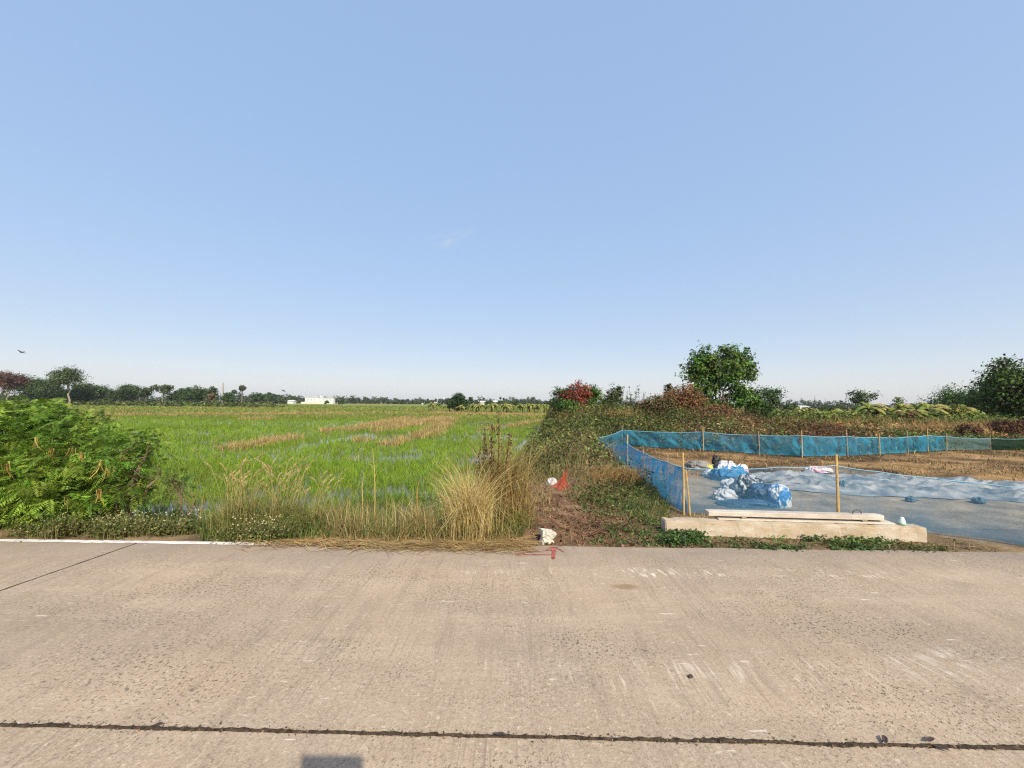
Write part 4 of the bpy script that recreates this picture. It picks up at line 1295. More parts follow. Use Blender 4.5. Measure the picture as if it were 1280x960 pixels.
def build_block():
    """broken white-painted lump of concrete at the road edge"""
    import bmesh
    mw = mat_plain('whitewashed_concrete', (.50, .46, .36), rough=.9, var=.3, nscale=22, bump=.6, bscale=60, col2=(.74, .71, .62))
    p = P(683, 677.5); p[2] = -.03
    bm = bmesh.new(); bmesh.ops.create_cube(bm, size=1)
    bmesh.ops.subdivide_edges(bm, edges=bm.edges[:], cuts=5, use_grid_fill=True)
    rng = np.random.default_rng(2)
    for v in bm.verts:
        x, y, z = v.co
        zz = z + .5
        # wide foot, notched waist, wider slanted top
        w = .082 * (1.0 - .30 * math.exp(-((zz - .42) / .18) ** 2) + .06 * zz)
        nx = x * 2 * w + .012 * zz; ny = y * 2 * w * .75
        nz = zz * .19 - .035 * zz * (x + .5)
        k = .012
        v.co = (nx + k * (vn(zz * 7 + y * 3, x * 6, 3) - .5) * 2, ny + k * (vn(x * 8, zz * 8, 4) - .5) * 2, nz + k * .7 * (vn(x * 9 + 3, y * 9, 6) - .5))
    me = bpy.data.meshes.new('concrete_block'); bm.to_mesh(me); bm.free()
    me.materials.append(mw)
    o = bpy.data.objects.new('concrete_block', me); COL.objects.link(o); o.location = p; o.rotation_euler = (0, 0, .35)
    tag(o, 'broken whitewashed concrete block at the road edge by the arrow', 'concrete block')


build_block()


# ------------------------------------------------------------------ net fences
M_NET_L = mat_net('blue_net', (.025, .31, .58), .58, .30, 4.5)
M_NET_B = mat_net('faded_blue_net', (.05, .26, .40), .50, .40, 3.2)
M_NET_F = mat_net('thin_blue_net', (.085, .21, .32), .31, .15, 2.6)
M_NET_G = mat_net('grey_green_net', (.12, .20, .19), .66, .15, 2.0)
M_NET_D = mat_net('dark_green_net', (.02, .045, .03), .80, .12, 2.0)
M_ROPE = mat_plain('blue_rope', (.22, .50, .66), rough=.6, var=.2)


def net(name, bots, tops, mat, parent, amp=.05, seed=0, res=.045, nv=14, folds=6.0, hem=.35, hemw=.09):
    """netting hung between a foot line and a head line, with pleats; 'col' holds extra thickness at folds and hems"""
    bots = np.asarray(bots, float); tops = np.asarray(tops, float)
    seg = np.linalg.norm(np.diff(bots[:, :2], axis=0), axis=1); t = np.concatenate([[0], np.cumsum(seg)])
    n = max(8, int(t[-1] / res)); tt = np.linspace(0, t[-1], n)
    bb = np.stack([np.interp(tt, t, bots[:, k]) for k in range(3)], -1); tp = np.stack([np.interp(tt, t, tops[:, k]) for k in range(3)], -1)
    sag = .0
    for a, b in zip(t[:-1], t[1:]):
        m = (tt >= a) & (tt <= b); u = (tt[m] - a) / (b - a); tp[m, 2] -= 4 * u * (1 - u) * min(.05, .02 * (b - a))
    bb[:, 2] += .05 * np.maximum(0, fbm(tt * .9, tt * 0, seed + 3) - .5) * 2 + .012 * vn(tt * 6, tt * 0, seed)
    d = unit(np.gradient(bb[:, :2], axis=0)); nr = np.stack([-d[:, 1], d[:, 0]], -1)
    vv = np.linspace(0, 1, nv)
    U, Vv = np.meshgrid(tt, vv)
    w = (fbm(U * folds * .35 + Vv * 1.3, Vv * 1.2, seed, 3) - .5) * 2 + .5 * (fbm(U * folds + Vv * 2.2, Vv * .8, seed + 9, 2) - .5)
    env = np.sin(PI * np.clip(Vv, 0.0, 1)) ** .6
    off = w * amp * env + .05 * amp
    X = bb[:, 0] * (1 - Vv) + tp[:, 0] * Vv + nr[:, 0] * off; Y = bb[:, 1] * (1 - Vv) + tp[:, 1] * Vv + nr[:, 1] * off
    Zz = bb[:, 2] * (1 - Vv) + tp[:, 2] * Vv
    g = np.abs(np.gradient(w, axis=1)) / res
    extra = np.clip(g * .13 - .07, 0, .4) + hem * np.exp(-(Vv / hemw) ** 2) * .6
    C = np.repeat(extra[..., None], 3, -1)
    return grid_mesh(name, X, Y, Zz, mat, C, parent)


def rope(pts, parent, r=.007, name='head_rope'):
    Bag().add(tube(np.asarray(pts), r, 5)).build(name, M_ROPE, parent, smooth=True)


def stake(parent, p, q, r=.016, mat=None):
    q = np.asarray(q, float) + np.append(stake.rng.normal(0, .022, 2), 0)
    o = Bag().add(tube(np.array([p, (np.asarray(p) * .5 + np.asarray(q) * .5) + [.004, 0, 0], q]), [r, r * .95, r * .85], 7)).build('stake', mat or M_BAMBOO, parent, smooth=True)
    return o


stake.rng = np.random.default_rng(6)


def dens_sag(pts, k=7, sag=.03):
    pts = np.asarray(pts, float); out = []
    for a, b in zip(pts[:-1], pts[1:]):
        u = np.linspace(0, 1, k, endpoint=False)[:, None]
        s = a + (b - a) * u; s[:, 2] -= (4 * u * (1 - u))[:, 0] * min(.05, .02 * np.hypot(*(b - a)[:2])); out.append(s)
    out.append(pts[-1:]); return np.concatenate(out)


def build_fences():
    # left run, front corner to far left corner
    t = thing('net_fence', 'bright blue net fence running back from the crossed bamboo stakes', 'fence', (0, 0, 0), 0, 'net fences round the plot')
    f0 = np.array([*A_front, 0.0])
    xy = [A_front, P(833, 629)[:2], P(806, 609)[:2], P(783, 588)[:2], P(766, 574.5)[:2], A_cor]
    tops_px = [(857, 585), (833, 577), (807, 566), (781, 553), (765, 557), (745.5, 548)]
    bots = [np.array([*p, Z(p[0], p[1]) - .0]) for p in xy]
    tops = [np.array([*p, ztop(px, py, p[1])]) for p, (px, py) in zip(xy, tops_px)]
    net('net', bots, tops, M_NET_L, t, .05, 5, folds=7)
    rope(dens_sag(tops), t)
    for k, ht in ((1, .12), (2, .13), (3, .2), (4, .02), (5, .04)):
        b = bots[k].copy(); tt = tops[k].copy(); b[2] -= .12; tt[2] += ht
        b[:2] += [.02, .0]; tt[:2] += [.02, 0]
        stake(t, b, tt, .011 if k != 3 else .017, M_GREYWOOD if k not in (3,) else M_BAMBOO)
    # short return from the corner to the back line, then the long back run
    t = thing('net_fence', 'long teal net fence in front of the brown scrub', 'fence', (0, 0, 0), 0, 'net fences round the plot')
    tp = [(745.5, 548), (775, 537.5), (880, 540), (950, 544), (1003, 544.5), (1060, 545.5), (1100, 546.5), (1135, 546), (1160, 544), (1182, 545)]
    bp = [None, (778, 557), (880, 563), (950, 568), (1003, 571), (1060, 570), (1100, 568.5), (1135, 566), (1160, 564.5), (1183, 563)]
    bots = []; tops = []
    for a, b in zip(tp, bp):
        xy = A_cor if b is None else P(*b)[:2]
        bots.append(np.array([*xy, -.0])); tops.append(np.array([*xy, ztop(a[0], a[1], xy[1])]))
    bots[0][2] = Z(*A_cor)
    net('net', bots, tops, M_NET_B, t, .12, 15, folds=7)
    rope(dens_sag(tops), t, .009)
    for k in range(1, 10):
        b = bots[k].copy(); tt = tops[k].copy(); b[2] -= .1; tt[2] += .13 + .05 * (k % 3)
        d = np.array([-.03, -.03]) ; b[:2] += d; tt[:2] += d
        stake(t, b, tt, .016, M_GREYWOOD if k % 2 else M_BAMBOO)
    xyz = [(1183, 563, 545), (1210, 562.3, 547.5), (1238, 562, 548)]
    t2 = thing('net_fence', 'short grey green net length joining blue and dark nets', 'fence', (0, 0, 0), 0, 'net fences round the plot')
    bots = []; tops = []
    for a, b, c in xyz:
        xy = P(a, b)[:2]; bots.append(np.array([*xy, 0])); tops.append(np.array([*xy, ztop(a, c, xy[1])]))
    net('net', bots, tops, M_NET_G, t2, .1, 25, folds=3); rope(dens_sag(tops), t2, .007)
    for k in (0, 2):
        stake(t2, bots[k] + [.05, .03, -.1], tops[k] + [.05, .03, .1], .014, M_GREYWOOD)
    t3 = thing('net_fence', 'dark green net fence at the far right of the plot', 'fence', (0, 0, 0), 0, 'net fences round the plot')
    bots = []; tops = []
    for a, b, c in ((1240, 562, 548), (1290, 562.5, 548), (1380, 563, 548)):
        xy = P(a, b)[:2]; bots.append(np.array([*xy, 0])); tops.append(np.array([*xy, ztop(a, c, xy[1])]))
    net('net', bots, tops, M_NET_D, t3, .1, 35, folds=3); rope(dens_sag(tops), t3, .006)
    for k in (1, 2):
        stake(t3, bots[k] + [.05, .03, -.1], tops[k] + [.05, .03, .1], .014, M_GREYWOOD)
    # front run beside the road
    t = thing('net_fence', 'thin see-through blue net fence along the road behind the beam', 'fence', (0, 0, 0), 0, 'net fences round the plot')
    bp = [(857, 640), (898, 643), (975, 648), (1046, 653.5), (1100, 658.5), (1163, 665), (1225, 673), (1290, 682.5)]
    tp = [(857, 585), (886, 586), (975, 584), (1047, 582), (1094, 589.5), (1153, 597), (1212, 603.5), (1283, 610.5)]
    bots = []; tops = []
    for a, b in zip(tp, bp):
        xy = P(*b)[:2]; bots.append(np.array([*xy, -.01])); tops.append(np.array([*xy, ztop(b[0], a[1], xy[1])]))
    for dx in (4.0, 9.0, 15.0):                                # goes on beside the road, out of view
        xe = bots[7][0] + dx; ye = float(edge_y(xe)) + .28
        bots.append(np.array([xe, ye, -.01])); tops.append(np.array([xe, ye, .64]))
    net('net', bots, tops, M_NET_F, t, .035, 45, folds=2.2, hem=.6, hemw=.3)
    rope(dens_sag(tops), t, .005)
    # crossed stakes at the corner and the lone stake in the middle
    Yc = A_front[1]
    p = PY(855, 641, Yc - .03); p[2] -= .1; q = PY(853.5, 566, Yc - .03); stake(t, p, q, .017)
    p = PY(863, 643, Yc - .07); p[2] -= .1; q = PY(856.5, 588, Yc - .07); stake(t, p, q, .014)
    for k in (8, 9, 10): stake(t, bots[k] + [0, -.03, -.1], tops[k] + [0, -.03, .15], .017)
    xy = P(1046, 653)[:2]
    p = np.array([xy[0], xy[1] - .03, -.1]); q = PY(1046.5, 568, xy[1] - .03); stake(t, p, q, .019)


build_fences()


# ------------------------------------------------------------------ tarp and sacks in the plot
def cloth_blob(name, rx, ry, rz, mat, parent, seed, loc=(0, 0, 0), rot=(0, 0, 0), wr=.16, n=84, fl=.3):
    """a slumped sack: squashed ball with creases"""
    th = np.linspace(0.0, PI, n // 2); ph = np.linspace(0, 2 * PI, n)
    T, Ph = np.meshgrid(th, ph, indexing='ij')
    sx_ = np.sign(np.cos(Ph)) * np.abs(np.cos(Ph)) ** .75; sy_ = np.sign(np.sin(Ph)) * np.abs(np.sin(Ph)) ** .75
    st = np.sin(T) ** .7
    ux, uy, uz = st * sx_, st * sy_, np.cos(T)
    pn = np.cos(Ph) * 2.0; qn = np.sin(Ph) * 2.0
    w = 1 + wr * ((fbm(pn * 1.5 + uz * 3 + 20, qn * 1.5 + 7 + uz, seed) - .5) * 2.2 - np.abs(fbm(pn * 3 + uz * 5 + 9, qn * 3 + uz * 2 + 5, seed + 5, 4) - .5) * 3.0 + .22 * np.abs(fbm(pn * 5 + uz * 12, qn * 5 - uz * 3, seed + 8, 3) - .5))
    X = ux * rx * w; Y = uy * ry * w; Zz = uz * rz * w
    Zz = np.where(Zz < -rz * fl, -rz * fl - (Zz + rz * fl) * .05, Zz) + rz * fl
    o = grid_mesh(name, X, Y, Zz, mat, parent=parent)
    o.location = tuple(map(float, loc)); o.rotation_euler = rot
    return o


def mat_plastic(name, col, col2, scale=4.0, stripe=False, rough=.38, trans=.0, dens=None):
    m, nt, out = new_mat(name)
    tc = N(nt, 'ShaderNodeTexCoord')
    no = N(nt, 'ShaderNodeTexNoise', Scale=scale, Detail=5.0); L(nt, tc.outputs['Object'], no.inputs['Vector'])
    cr = N(nt, 'ShaderNodeValToRGB'); e = cr.color_ramp.elements
    e[0].position = .48 if stripe else .35; e[0].color = (*col, 1); e[1].position = .54 if stripe else .7; e[1].color = (*col2, 1)
    L(nt, no.outputs['Fac'], cr.inputs['Fac'])
    n2 = N(nt, 'ShaderNodeTexNoise', Scale=18.0, Detail=5.0, Roughness=.7); L(nt, tc.outputs['Object'], n2.inputs['Vector'])
    b = N(nt, 'ShaderNodeBump', Strength=.6, Distance=.03); L(nt, n2.outputs['Fac'], b.inputs['Height'])
    p = N(nt, 'ShaderNodeBsdfPrincipled', Roughness=rough); L(nt, cr.outputs[0], p.inputs['Base Color']); L(nt, b.outputs[0], p.inputs['Normal'])
    sh = p.outputs[0]
    if trans:
        t = N(nt, 'ShaderNodeBsdfTranslucent'); L(nt, cr.outputs[0], t.inputs['Color'])
        s = N(nt, 'ShaderNodeMixShader', Fac=trans); L(nt, sh, s.inputs[1]); L(nt, t.outputs[0], s.inputs[2]); sh = s.outputs[0]
    L(nt, sh, out.inputs['Surface'])
    return m


def build_plot():
    mt = mat_plastic('grey_tarp', (.10, .145, .18), (.44, .44, .42), 2.6, rough=.5)
    # wrinkled ground sheet
    c = [P(925, 590)[:2], P(1300, 607)[:2], P(1000, 612)[:2], P(1300, 634)[:2]]
    U, V = np.meshgrid(np.linspace(0, 1, 340), np.linspace(0, 1, 150))
    X = (c[0][0] * (1 - U) + (c[1][0] + 1.5) * U) * V + (c[2][0] * (1 - U) + (c[3][0] + 2.2) * U) * (1 - V)
    Y = (c[0][1] * (1 - U) + (c[1][1] + .2) * U) * V + (c[2][1] * (1 - U) + (c[3][1] - .1) * U) * (1 - V)
    er = (fbm(U * 7, V * 0, 3) - .5) * .7 * (1 - V); Y = Y + er
    X = X + (fbm(V * 6, U * 0, 5) - .5) * .8 * (1 - U)
    # creases run diagonally: sharp ridges from ridged noise
    a = X * .9 - Y * .35
    b = X * .42 + Y * .9
    r1 = 1 - np.abs(fbm(a * .55, b * 1.5, 14, 3) - .5) * 2
    r2 = 1 - np.abs(fbm(a * 1.5, b * 3.2, 24, 3) - .5) * 2
    r3 = 1 - np.abs(fbm(a * 3.1 + 3, b * 5.5, 34, 2) - .5) * 2
    Zz = Z(X, Y) + .02 + .42 * np.clip(r1 - .84, 0, 1) + .26 * np.clip(r2 - .82, 0, 1) + .10 * np.clip(r3 - .78, 0, 1) + .05 * fbm(X * 1.2, Y * 1.2, 4) ** 2
    rg = np.random.default_rng(12)
    Zz = Zz + .03
    for k in range(150):
        x0 = rg.uniform(4.5, 16); y0 = rg.uniform(6.4, 10.2); an = rg.normal(-.35, .45); Ln = rg.uniform(.3, 1.5); wd_ = rg.uniform(.03, .07)
        u_ = (X - x0) * math.cos(an) + (Y - y0) * math.sin(an); v_ = -(X - x0) * math.sin(an) + (Y - y0) * math.cos(an) + .08 * np.sin(u_ * 3 + k)
        env = np.clip(1 - (u_ / Ln) ** 2, 0, 1)
        if k % 5 < 3: Zz = Zz + rg.uniform(.03, .10) * env * np.clip(1 - np.abs(v_) / (wd_ * 1.6), 0, 1)
        else: Zz = Zz - rg.uniform(.03, .05) * env * np.clip(1 - np.abs(v_) / wd_, 0, 1)
    gz = Z(X, Y); Zz = gz + (Zz - gz) * (.12 + .88 * sm(0, .22, V)) * (.12 + .88 * sm(0, .15, 1 - V)) * sm(-.02, .06, U)
    Zz = np.maximum(Zz, gz + .006)
    o = grid_mesh('ground_tarp', X, Y, Zz, mt)
    tag(o, 'large crumpled pale grey tarp spread on the ground inside the net', 'tarp')
    # a few blue lumps poking from the sheet
    mb = mat_plastic('blue_tarp', (.01, .12, .30), (.02, .26, .52), 3.0)
    mdb = mat_plastic('dark_blue_tarp', (.02, .055, .12), (.04, .14, .28), 3.0)
    mlump = mat_plastic('grey_blue_sheet', (.05, .11, .17), (.12, .21, .28), 3.0)
    mw = mat_plastic('white_sack', (.60, .64, .68), (.78, .80, .82), 3.0, rough=.45, trans=.15)
    mbw = mat_plastic('black_white_print', (.01, .014, .022), (.40, .43, .46), 14.0, stripe=True)
    mgy = mat_plastic('grey_sack', (.16, .15, .14), (.26, .25, .24), 3.0)
    mrd = mat_plastic('red_print', (.55, .12, .12), (.65, .3, .3), 5.0)
    mbwh = mat_plastic('blue_white_print', (.02, .20, .50), (.70, .76, .80), 6.0, stripe=True)
    mpk = mat_plastic('pink_white_print', (.70, .42, .52), (.76, .73, .74), 7.0, stripe=True)

    def sack(label, px, py, wpx, hpx, mat, seed, rot=0., d=.8, wr=.18, group='sacks and plastic heaped in the plot', dz=0, tilt=0, name='plastic_sack'):
        p = P(px, py); sc = p[1] / F
        h = hpx * sc / 1.25
        o = cloth_blob(name, wpx * sc / 2, wpx * sc / 2 * d, h, mat, None, seed, (p[0], p[1] + wpx * sc * .25, float(Z(p[0], p[1])) + dz), (0, tilt, rot), wr)
        tag(o, label, 'sack' if 'sack' in label else 'plastic', group); return o
    sack('long blue plastic sheet bundle at the back of the sack heap', 918, 600, 48, 16, mb, 3, .1, .6, .25, name='blue_bundle')
    sack('white sack with faded print leaning on the blue bundle', 899, 596, 34, 9, mw, 5, -.2, .6, .2)
    sack('white and pink sack sticking up behind the blue bundle', 930, 598, 18, 17, mpk, 7, .5, .7, .3)
    sack('white crumpled plastic on top of the blue bundle', 914, 599, 32, 20, mw, 9, .0, .5, .35)
    sack('clear white plastic bag in front of the blue bundle', 916, 612, 26, 13, mw, 13, .3, .6, .3)
    sack('small white plastic bag, lowest at the left of the heap', 910, 624, 28, 12, mw, 17, .1, .6, .35)
    sack('black and white printed sheet crumpled in the middle of the heap', 941, 622, 44, 26, mbw, 19, .2, .7, .25)
    sack('dark blue folded tarp bundle right of the printed sheet', 962, 628, 40, 22, mdb, 23, -.35, .7, .28)
    sack('bright blue and white printed sack at the right end of the heap', 979, 632, 26, 25, mbwh, 29, .25, .8, .2)
    sack('flat dark blue tarp spilling in front of the heap', 950, 634, 80, 6, mdb, 31, .05, .45, .3, name='blue_bundle')
    sack('flat grey sack lying behind the heap near the stakes', 877, 586, 36, 9, mgy, 37, .2, .7, .25)
    sack('black rubber boot shaped bundle standing behind the heap', 897, 583, 11, 13, mat_plastic('black_plastic', (.015, .014, .013), (.03, .028, .026), 4), 41, .3, .7, .2, name='black_bundle')
    sack('small lime yellow bag tucked behind the blue bundle', 887, 586, 10, 6, mat_plastic('lime_plastic', (.42, .48, .06), (.6, .62, .12), 4), 43, .1, .7, .2)
    sack('grey blue lump of sheet at the middle of the tarp front edge', 1143, 626, 15, 5, mlump, 47, .2, .6, .3, 'loose sheet pieces on the grey tarp', .02)
    sack('grey blue lump of sheet at the right of the tarp front edge', 1229, 628, 18, 6, mlump, 53, .4, .6, .3, 'loose sheet pieces on the grey tarp', .02)
    sack('small grey blue fold of sheet beside the lone bamboo stake', 1057, 611, 14, 9, mlump, 59, .3, .6, .3, 'loose sheet pieces on the grey tarp', .02)
    sack('pale sack with pink print lying at the tarp edge by the stake', 1030, 591, 34, 6, mpk, 61, .0, .5, .25, 'loose sheet pieces on the grey tarp', .03)


build_plot()


def build_path_bags():
    rng = np.random.default_rng(71)
    mo = mat_net('orange_net', (.50, .10, .06), .42, .42, 14.0)
    p = P(702, 614); p[2] = float(Z(p[0], p[1]))
    t = thing('net_bag', 'orange red net bag standing on the dirt path', 'net bag', p)
    zz = np.linspace(0, .34, 16); ang = np.linspace(0, 2 * PI, 29)
    T, A = np.meshgrid(zz, ang, indexing='ij')
    r = (.020 + .045 * np.clip(1 - T / .34, 0, 1) + .085 * np.clip(1 - T / .2, 0, 1) ** 1.3) * (1 + .20 * np.sin(A * 5 + T * 9) + .35 * (fbm(np.cos(A) * 2 + 5, np.sin(A) * 2 + T * 14, 3) - .5)) * (1 + .5 * np.exp(-(T / .05) ** 2))
    C = np.zeros(T.shape + (3,)); C[...] = (np.abs(np.sin(A * 5)) * .3)[..., None]
    grid_mesh('netting', r * np.cos(A) + .055 * (T / .34) ** 2, r * np.sin(A) * .7, T * (.86 + .14 * np.sin(A * 3)), mo, C, t)
    t.rotation_euler = (.12, .1, .4)
    n = 26; a = rng.uniform(0, 7, n)
    c1 = palette([(.6, .14, .05), (.5, .09, .04)], n, rng)
    q, c = blades(np.tile([.055, 0, .30], (n, 1)), rng.uniform(.03, .07, n), .004, a, rng.uniform(.2, .8, n), c1, c1, rng=rng)
    mesh_quads('frayed_top', q, c, M_DRY, t)
    mw = mat_plastic('foam_white', (.55, .55, .54), (.74, .73, .71), 5, rough=.6, trans=.2)
    p = P(690, 612); p[2] = float(Z(p[0], p[1])) - .01
    o = cloth_blob('plastic_bag', .11, .09, .13, mw, None, 77, p, (0, 0, .3), .35)
    tag(o, 'crumpled white plastic bag beside the orange net bag', 'plastic bag')
    # small dark stone and dead leaves on the road
    ms = mat_plain('dark_stone', (.05, .04, .035), rough=.8, var=.3)
    p = P(863, 846.5)
    o = cloth_blob('pebble', .018, .012, .012, ms, None, 3, p, (0, 0, .4), .1, 20)
    tag(o, 'small dark stone lying alone on the concrete road', 'stone')
    ml = mat_plain('dead_leaf', (.055, .04, .035), rough=.7, var=.35, nscale=30)
    for (px, py, ln, rz, lab) in ((196, 909.5, .06, .4, 'dark dead leaf on the joint at the lower left'), (625, 922, .075, -.2, 'curled dark dead leaf on the joint near the middle'), (1106, 928, .07, .9, 'dark dead leaf on the joint, left one of three at lower right'), (1163, 928, .065, .3, 'dark dead leaf on the joint, rightmost of three'), (1178, 939, .06, -.6, 'dark dead leaf below the joint at the lower right')):
        p = P(px, py); p[2] = .008
        u = np.linspace(-1, 1, 9); v = np.linspace(-1, 1, 5)
        Uu, Vv = np.meshgrid(u, v, indexing='ij')
        Wd = (1 - np.abs(Uu) ** 1.8) * .32 + .02
        o = grid_mesh('dead_leaf', Uu * ln / 2, Vv * Wd * ln / 2, .003 + .08 * ln * (Vv ** 2) * (1 - Uu ** 2) + .05 * ln * Uu ** 2 + .03 * ln * (1 + np.sin(Uu * 4)), ml)
        o.location = tuple(p); o.rotation_euler = (0, 0, rz)
        tag(o, lab, 'leaf', 'dead leaves on the road joint')


build_path_bags()


# ------------------------------------------------------------------ trees on the right
G_MAIN = [(.06, .135, .02), (.09, .18, .028), (.05, .105, .02), (.12, .20, .035)]
G_DARK = [(.035, .075, .018), (.05, .10, .022), (.065, .115, .028)]
G_OLIVE = [(.06, .09, .03), (.08, .105, .035), (.05, .07, .025)]
RUST = [(.20, .055, .03), (.26, .075, .04), (.15, .045, .03)]
BROWN = [(.22, .12, .06), (.28, .16, .07), (.17, .10, .05)]


def at(px, y):
    """ground point on the bearing of px at distance y"""
    d = ray(px, 505); x = d[0] / d[1] * y
    return np.array([x, y, float(Z(x, y))])


def tree_px(name, label, px, top, wpx, y, cols, seed, lobes=5, dens=1.0, cat='tree', trunk=.3, group=None, leaf=None, rfac=1.0, bark=None, base_px=None, stems=1, dx=0., mat=None, shell=.45, low=.0, jit=.22, trunk_r=None):
    """tree whose crown top and width were measured in the photograph"""
    b = at(px, y); sc = y / F
    H = ztop(px, top, y) - b[2]; W = wpx * sc
    rng = np.random.default_rng(seed)
    c0 = H * trunk
    ells = []
    for k in range(lobes):
        a = rng.uniform(0, 2 * PI); rr = rng.uniform(.25, .5) * W * (0 if k == 0 else 1)
        hz = c0 + (H - c0) * (.5 if k == 0 else rng.uniform(.25, .78))
        sz = W * (.30 if k == 0 else rng.uniform(.17, .27))
        szz = min((H - c0) * (.45 if k == 0 else rng.uniform(.2, .32)), H - hz)
        ells.append((math.cos(a) * rr * .75, math.sin(a) * rr * .6, hz, sz, sz * .9, max(szz, .05 * H)))
    px_m = y / F                                  # metres per photo pixel
    ll = leaf or max(.12, (2.5 if y < 60 else 1.9) * px_m)
    rfac = rfac * (1.0 if y < 60 else .72)
    dens = dens * (1.0 if y < 60 else 1.5)
    area = W * (H - c0)
    n = int(min(14000, max(260, dens * 5.0 * area / (ll * ll * .35) )))
    nleaf = 16 if n > 1500 else 9
    return make_tree(name, label, cat, b, ells, max(14, n // nleaf), nleaf, W * .075 * rfac, ll, ll * .55, cols, max(.25 * H, c0 + .15 * (H - c0)), trunk_r or max(.03, H * .022), stems, 8, mat, bark, seed, group, shell=shell, jit=jit)


def build_right_trees():
    # the main tree
    b = at(899, 30); sc = 30 / F
    H = ztop(900, 429, 30) - b[2]
    Wp = lambda px: (px - 899) * sc
    zz = lambda py: ztop(899, py, 30) - b[2]
    ells = [(Wp(882), 0, zz(457), 1.35, 1.3, 1.35), (Wp(918), .2, zz(450), 1.3, 1.2, 1.15), (Wp(900), -.1, zz(470), 1.9, 1.5, 1.3), (Wp(866), -.2, zz(465), .75, .8, .75), (Wp(933), 0, zz(462), .75, .9, 1.0),
            (Wp(876), -.3, zz(492), 1.2, 1.0, 1.1), (Wp(920), -.1, zz(495), 1.1, 1.0, .95), (Wp(857), 0, zz(466), .35, .4, .3), (Wp(908), 0, zz(438), .5, .5, .45), (Wp(938), -.1, zz(500), .8, .7, .55), (Wp(888), -.3, zz(508), 1.2, .7, .5)]
    make_tree('broadleaf_tree', 'big round leafy green tree standing above the brown scrub', 'tree', b, ells, 560, 18, .27, .26, .12, G_MAIN, 2.0, .07, 4, 14, seed=3, spread=.22, jit=.3, shell=.35)
    tree_px('broadleaf_tree', 'lower dark tree just right of the big round leafy tree', 957, 483, 50, 33, G_DARK, 5, 5, trunk=.12)
    tree_px('shrub', 'dead orange brown shrub left of the big round leafy tree', 848, 479, 62, 26, BROWN + [(.3, .15, .06), (.12, .10, .04)], 7, 7, cat='shrub', trunk=.02, mat=M_SCRUB)
    tree_px('shrub', 'small green shrub peeking over the dead orange brown shrub', 838, 478, 18, 31, G_OLIVE, 8, 3, cat='shrub', trunk=.3)
    tree_px('shrub', 'rust red dying shrub between two dark green ones', 724, 474.5, 38, 30, RUST, 11, 5, cat='shrub', trunk=.08, mat=M_SCRUB)
    tree_px('shrub', 'dark rounded shrub at the field edge left of the rust red one', 699, 481, 48, 32, G_DARK + G_OLIVE, 13, 5, cat='shrub', trunk=.04)
    tree_px('shrub', 'mid green shrub right of the rust red one', 745, 480, 36, 33, G_MAIN, 15, 4, cat='shrub', trunk=.05)
    tree_px('shrub', 'olive shrub rightmost of the clump around the rust red one', 766, 479, 28, 33, G_OLIVE, 17, 4, cat='shrub', trunk=.05)
    tree_px('shrub', 'low green shrub in front of the rust red one', 712, 497, 44, 27, G_MAIN + G_DARK, 19, 4, cat='shrub', trunk=.0)
    tree_px('shrub', 'brown olive bush on the scrub between leggy weeds and dead bush', 820, 491, 56, 25, [(.13, .08, .045), (.10, .10, .035), (.17, .11, .06)], 21, 6, cat='shrub', trunk=.0, mat=M_SCRUB)
    tree_px('shrub', 'low reddish brown bush under the big round tree', 885, 506, 70, 24, [(.15, .07, .045), (.12, .09, .04), (.18, .09, .05)], 22, 6, cat='shrub', trunk=.0, mat=M_SCRUB)
    # right edge
    tree_px('broadleaf_tree', 'large dark tree cut by the right edge of the view', 1284, 447, 100, 26, G_DARK + G_MAIN + [(.06, .08, .03), (.075, .06, .03)], 23, 12, 2.2, trunk=.04, rfac=1.0, stems=2, leaf=.21)
    tree_px('broadleaf_tree', 'broad dark green tree left of the tree at the right edge', 1192, 481, 66, 48, G_DARK + G_MAIN, 25, 7, trunk=.15)
    tree_px('broadleaf_tree', 'dark tree touching the tree at the right edge', 1230, 485, 44, 40, G_DARK, 27, 5, trunk=.1)
    tree_px('small_tree', 'small open crowned tree with bare stem near the cranes', 1079, 487.5, 36, 46, G_DARK + G_OLIVE, 29, 5, trunk=.5, dens=.6)
    tree_px('shrub', 'pale wispy feathery shrub left of the broad dark tree', 1123, 491, 18, 46, [(.24, .26, .12), (.18, .22, .08)], 31, 3, cat='shrub', trunk=.2, dens=.35)
    tree_px('shrub', 'yellow green bush in front of the broad dark tree', 1195, 503, 24, 38, [(.20, .20, .04), (.15, .18, .04)], 33, 4, cat='shrub', trunk=.0)
    tree_px('shrub', 'red brown bush beside the dark hut', 1127, 513, 26, 36, BROWN + [(.17, .08, .045)], 35, 4, cat='shrub', trunk=.0, mat=M_SCRUB)
    tree_px('shrub', 'dark brown bush below the tree at the right edge', 1262, 522, 60, 22, [(.07, .035, .025), (.11, .055, .035), (.15, .08, .04)], 37, 5, cat='shrub', trunk=.0, mat=M_SCRUB)
    tree_px('shrub', 'dark brown low bush behind the grey green net', 1212, 528, 36, 21, [(.08, .045, .03), (.13, .07, .04)], 39, 4, cat='shrub', trunk=.0, mat=M_SCRUB)
    for i, (px, top, w, y) in enumerate(((985, 505, 26, 60), (1008, 507, 22, 70), (1028, 507.5, 22, 75), (1050, 507, 26, 70), (1064, 509, 18, 60), (1140, 505, 30, 60), (1160, 503, 26, 60))):
        tree_px('far_shrub', 'dark green bush in the row behind the bright banana plants', px, top, w, y, G_DARK + G_OLIVE, 60 + i, 3, cat='shrub', trunk=.0, group='dark bushes behind the banana plants')
    # thin leggy weeds on the skyline
    rng = np.random.default_rng(77)
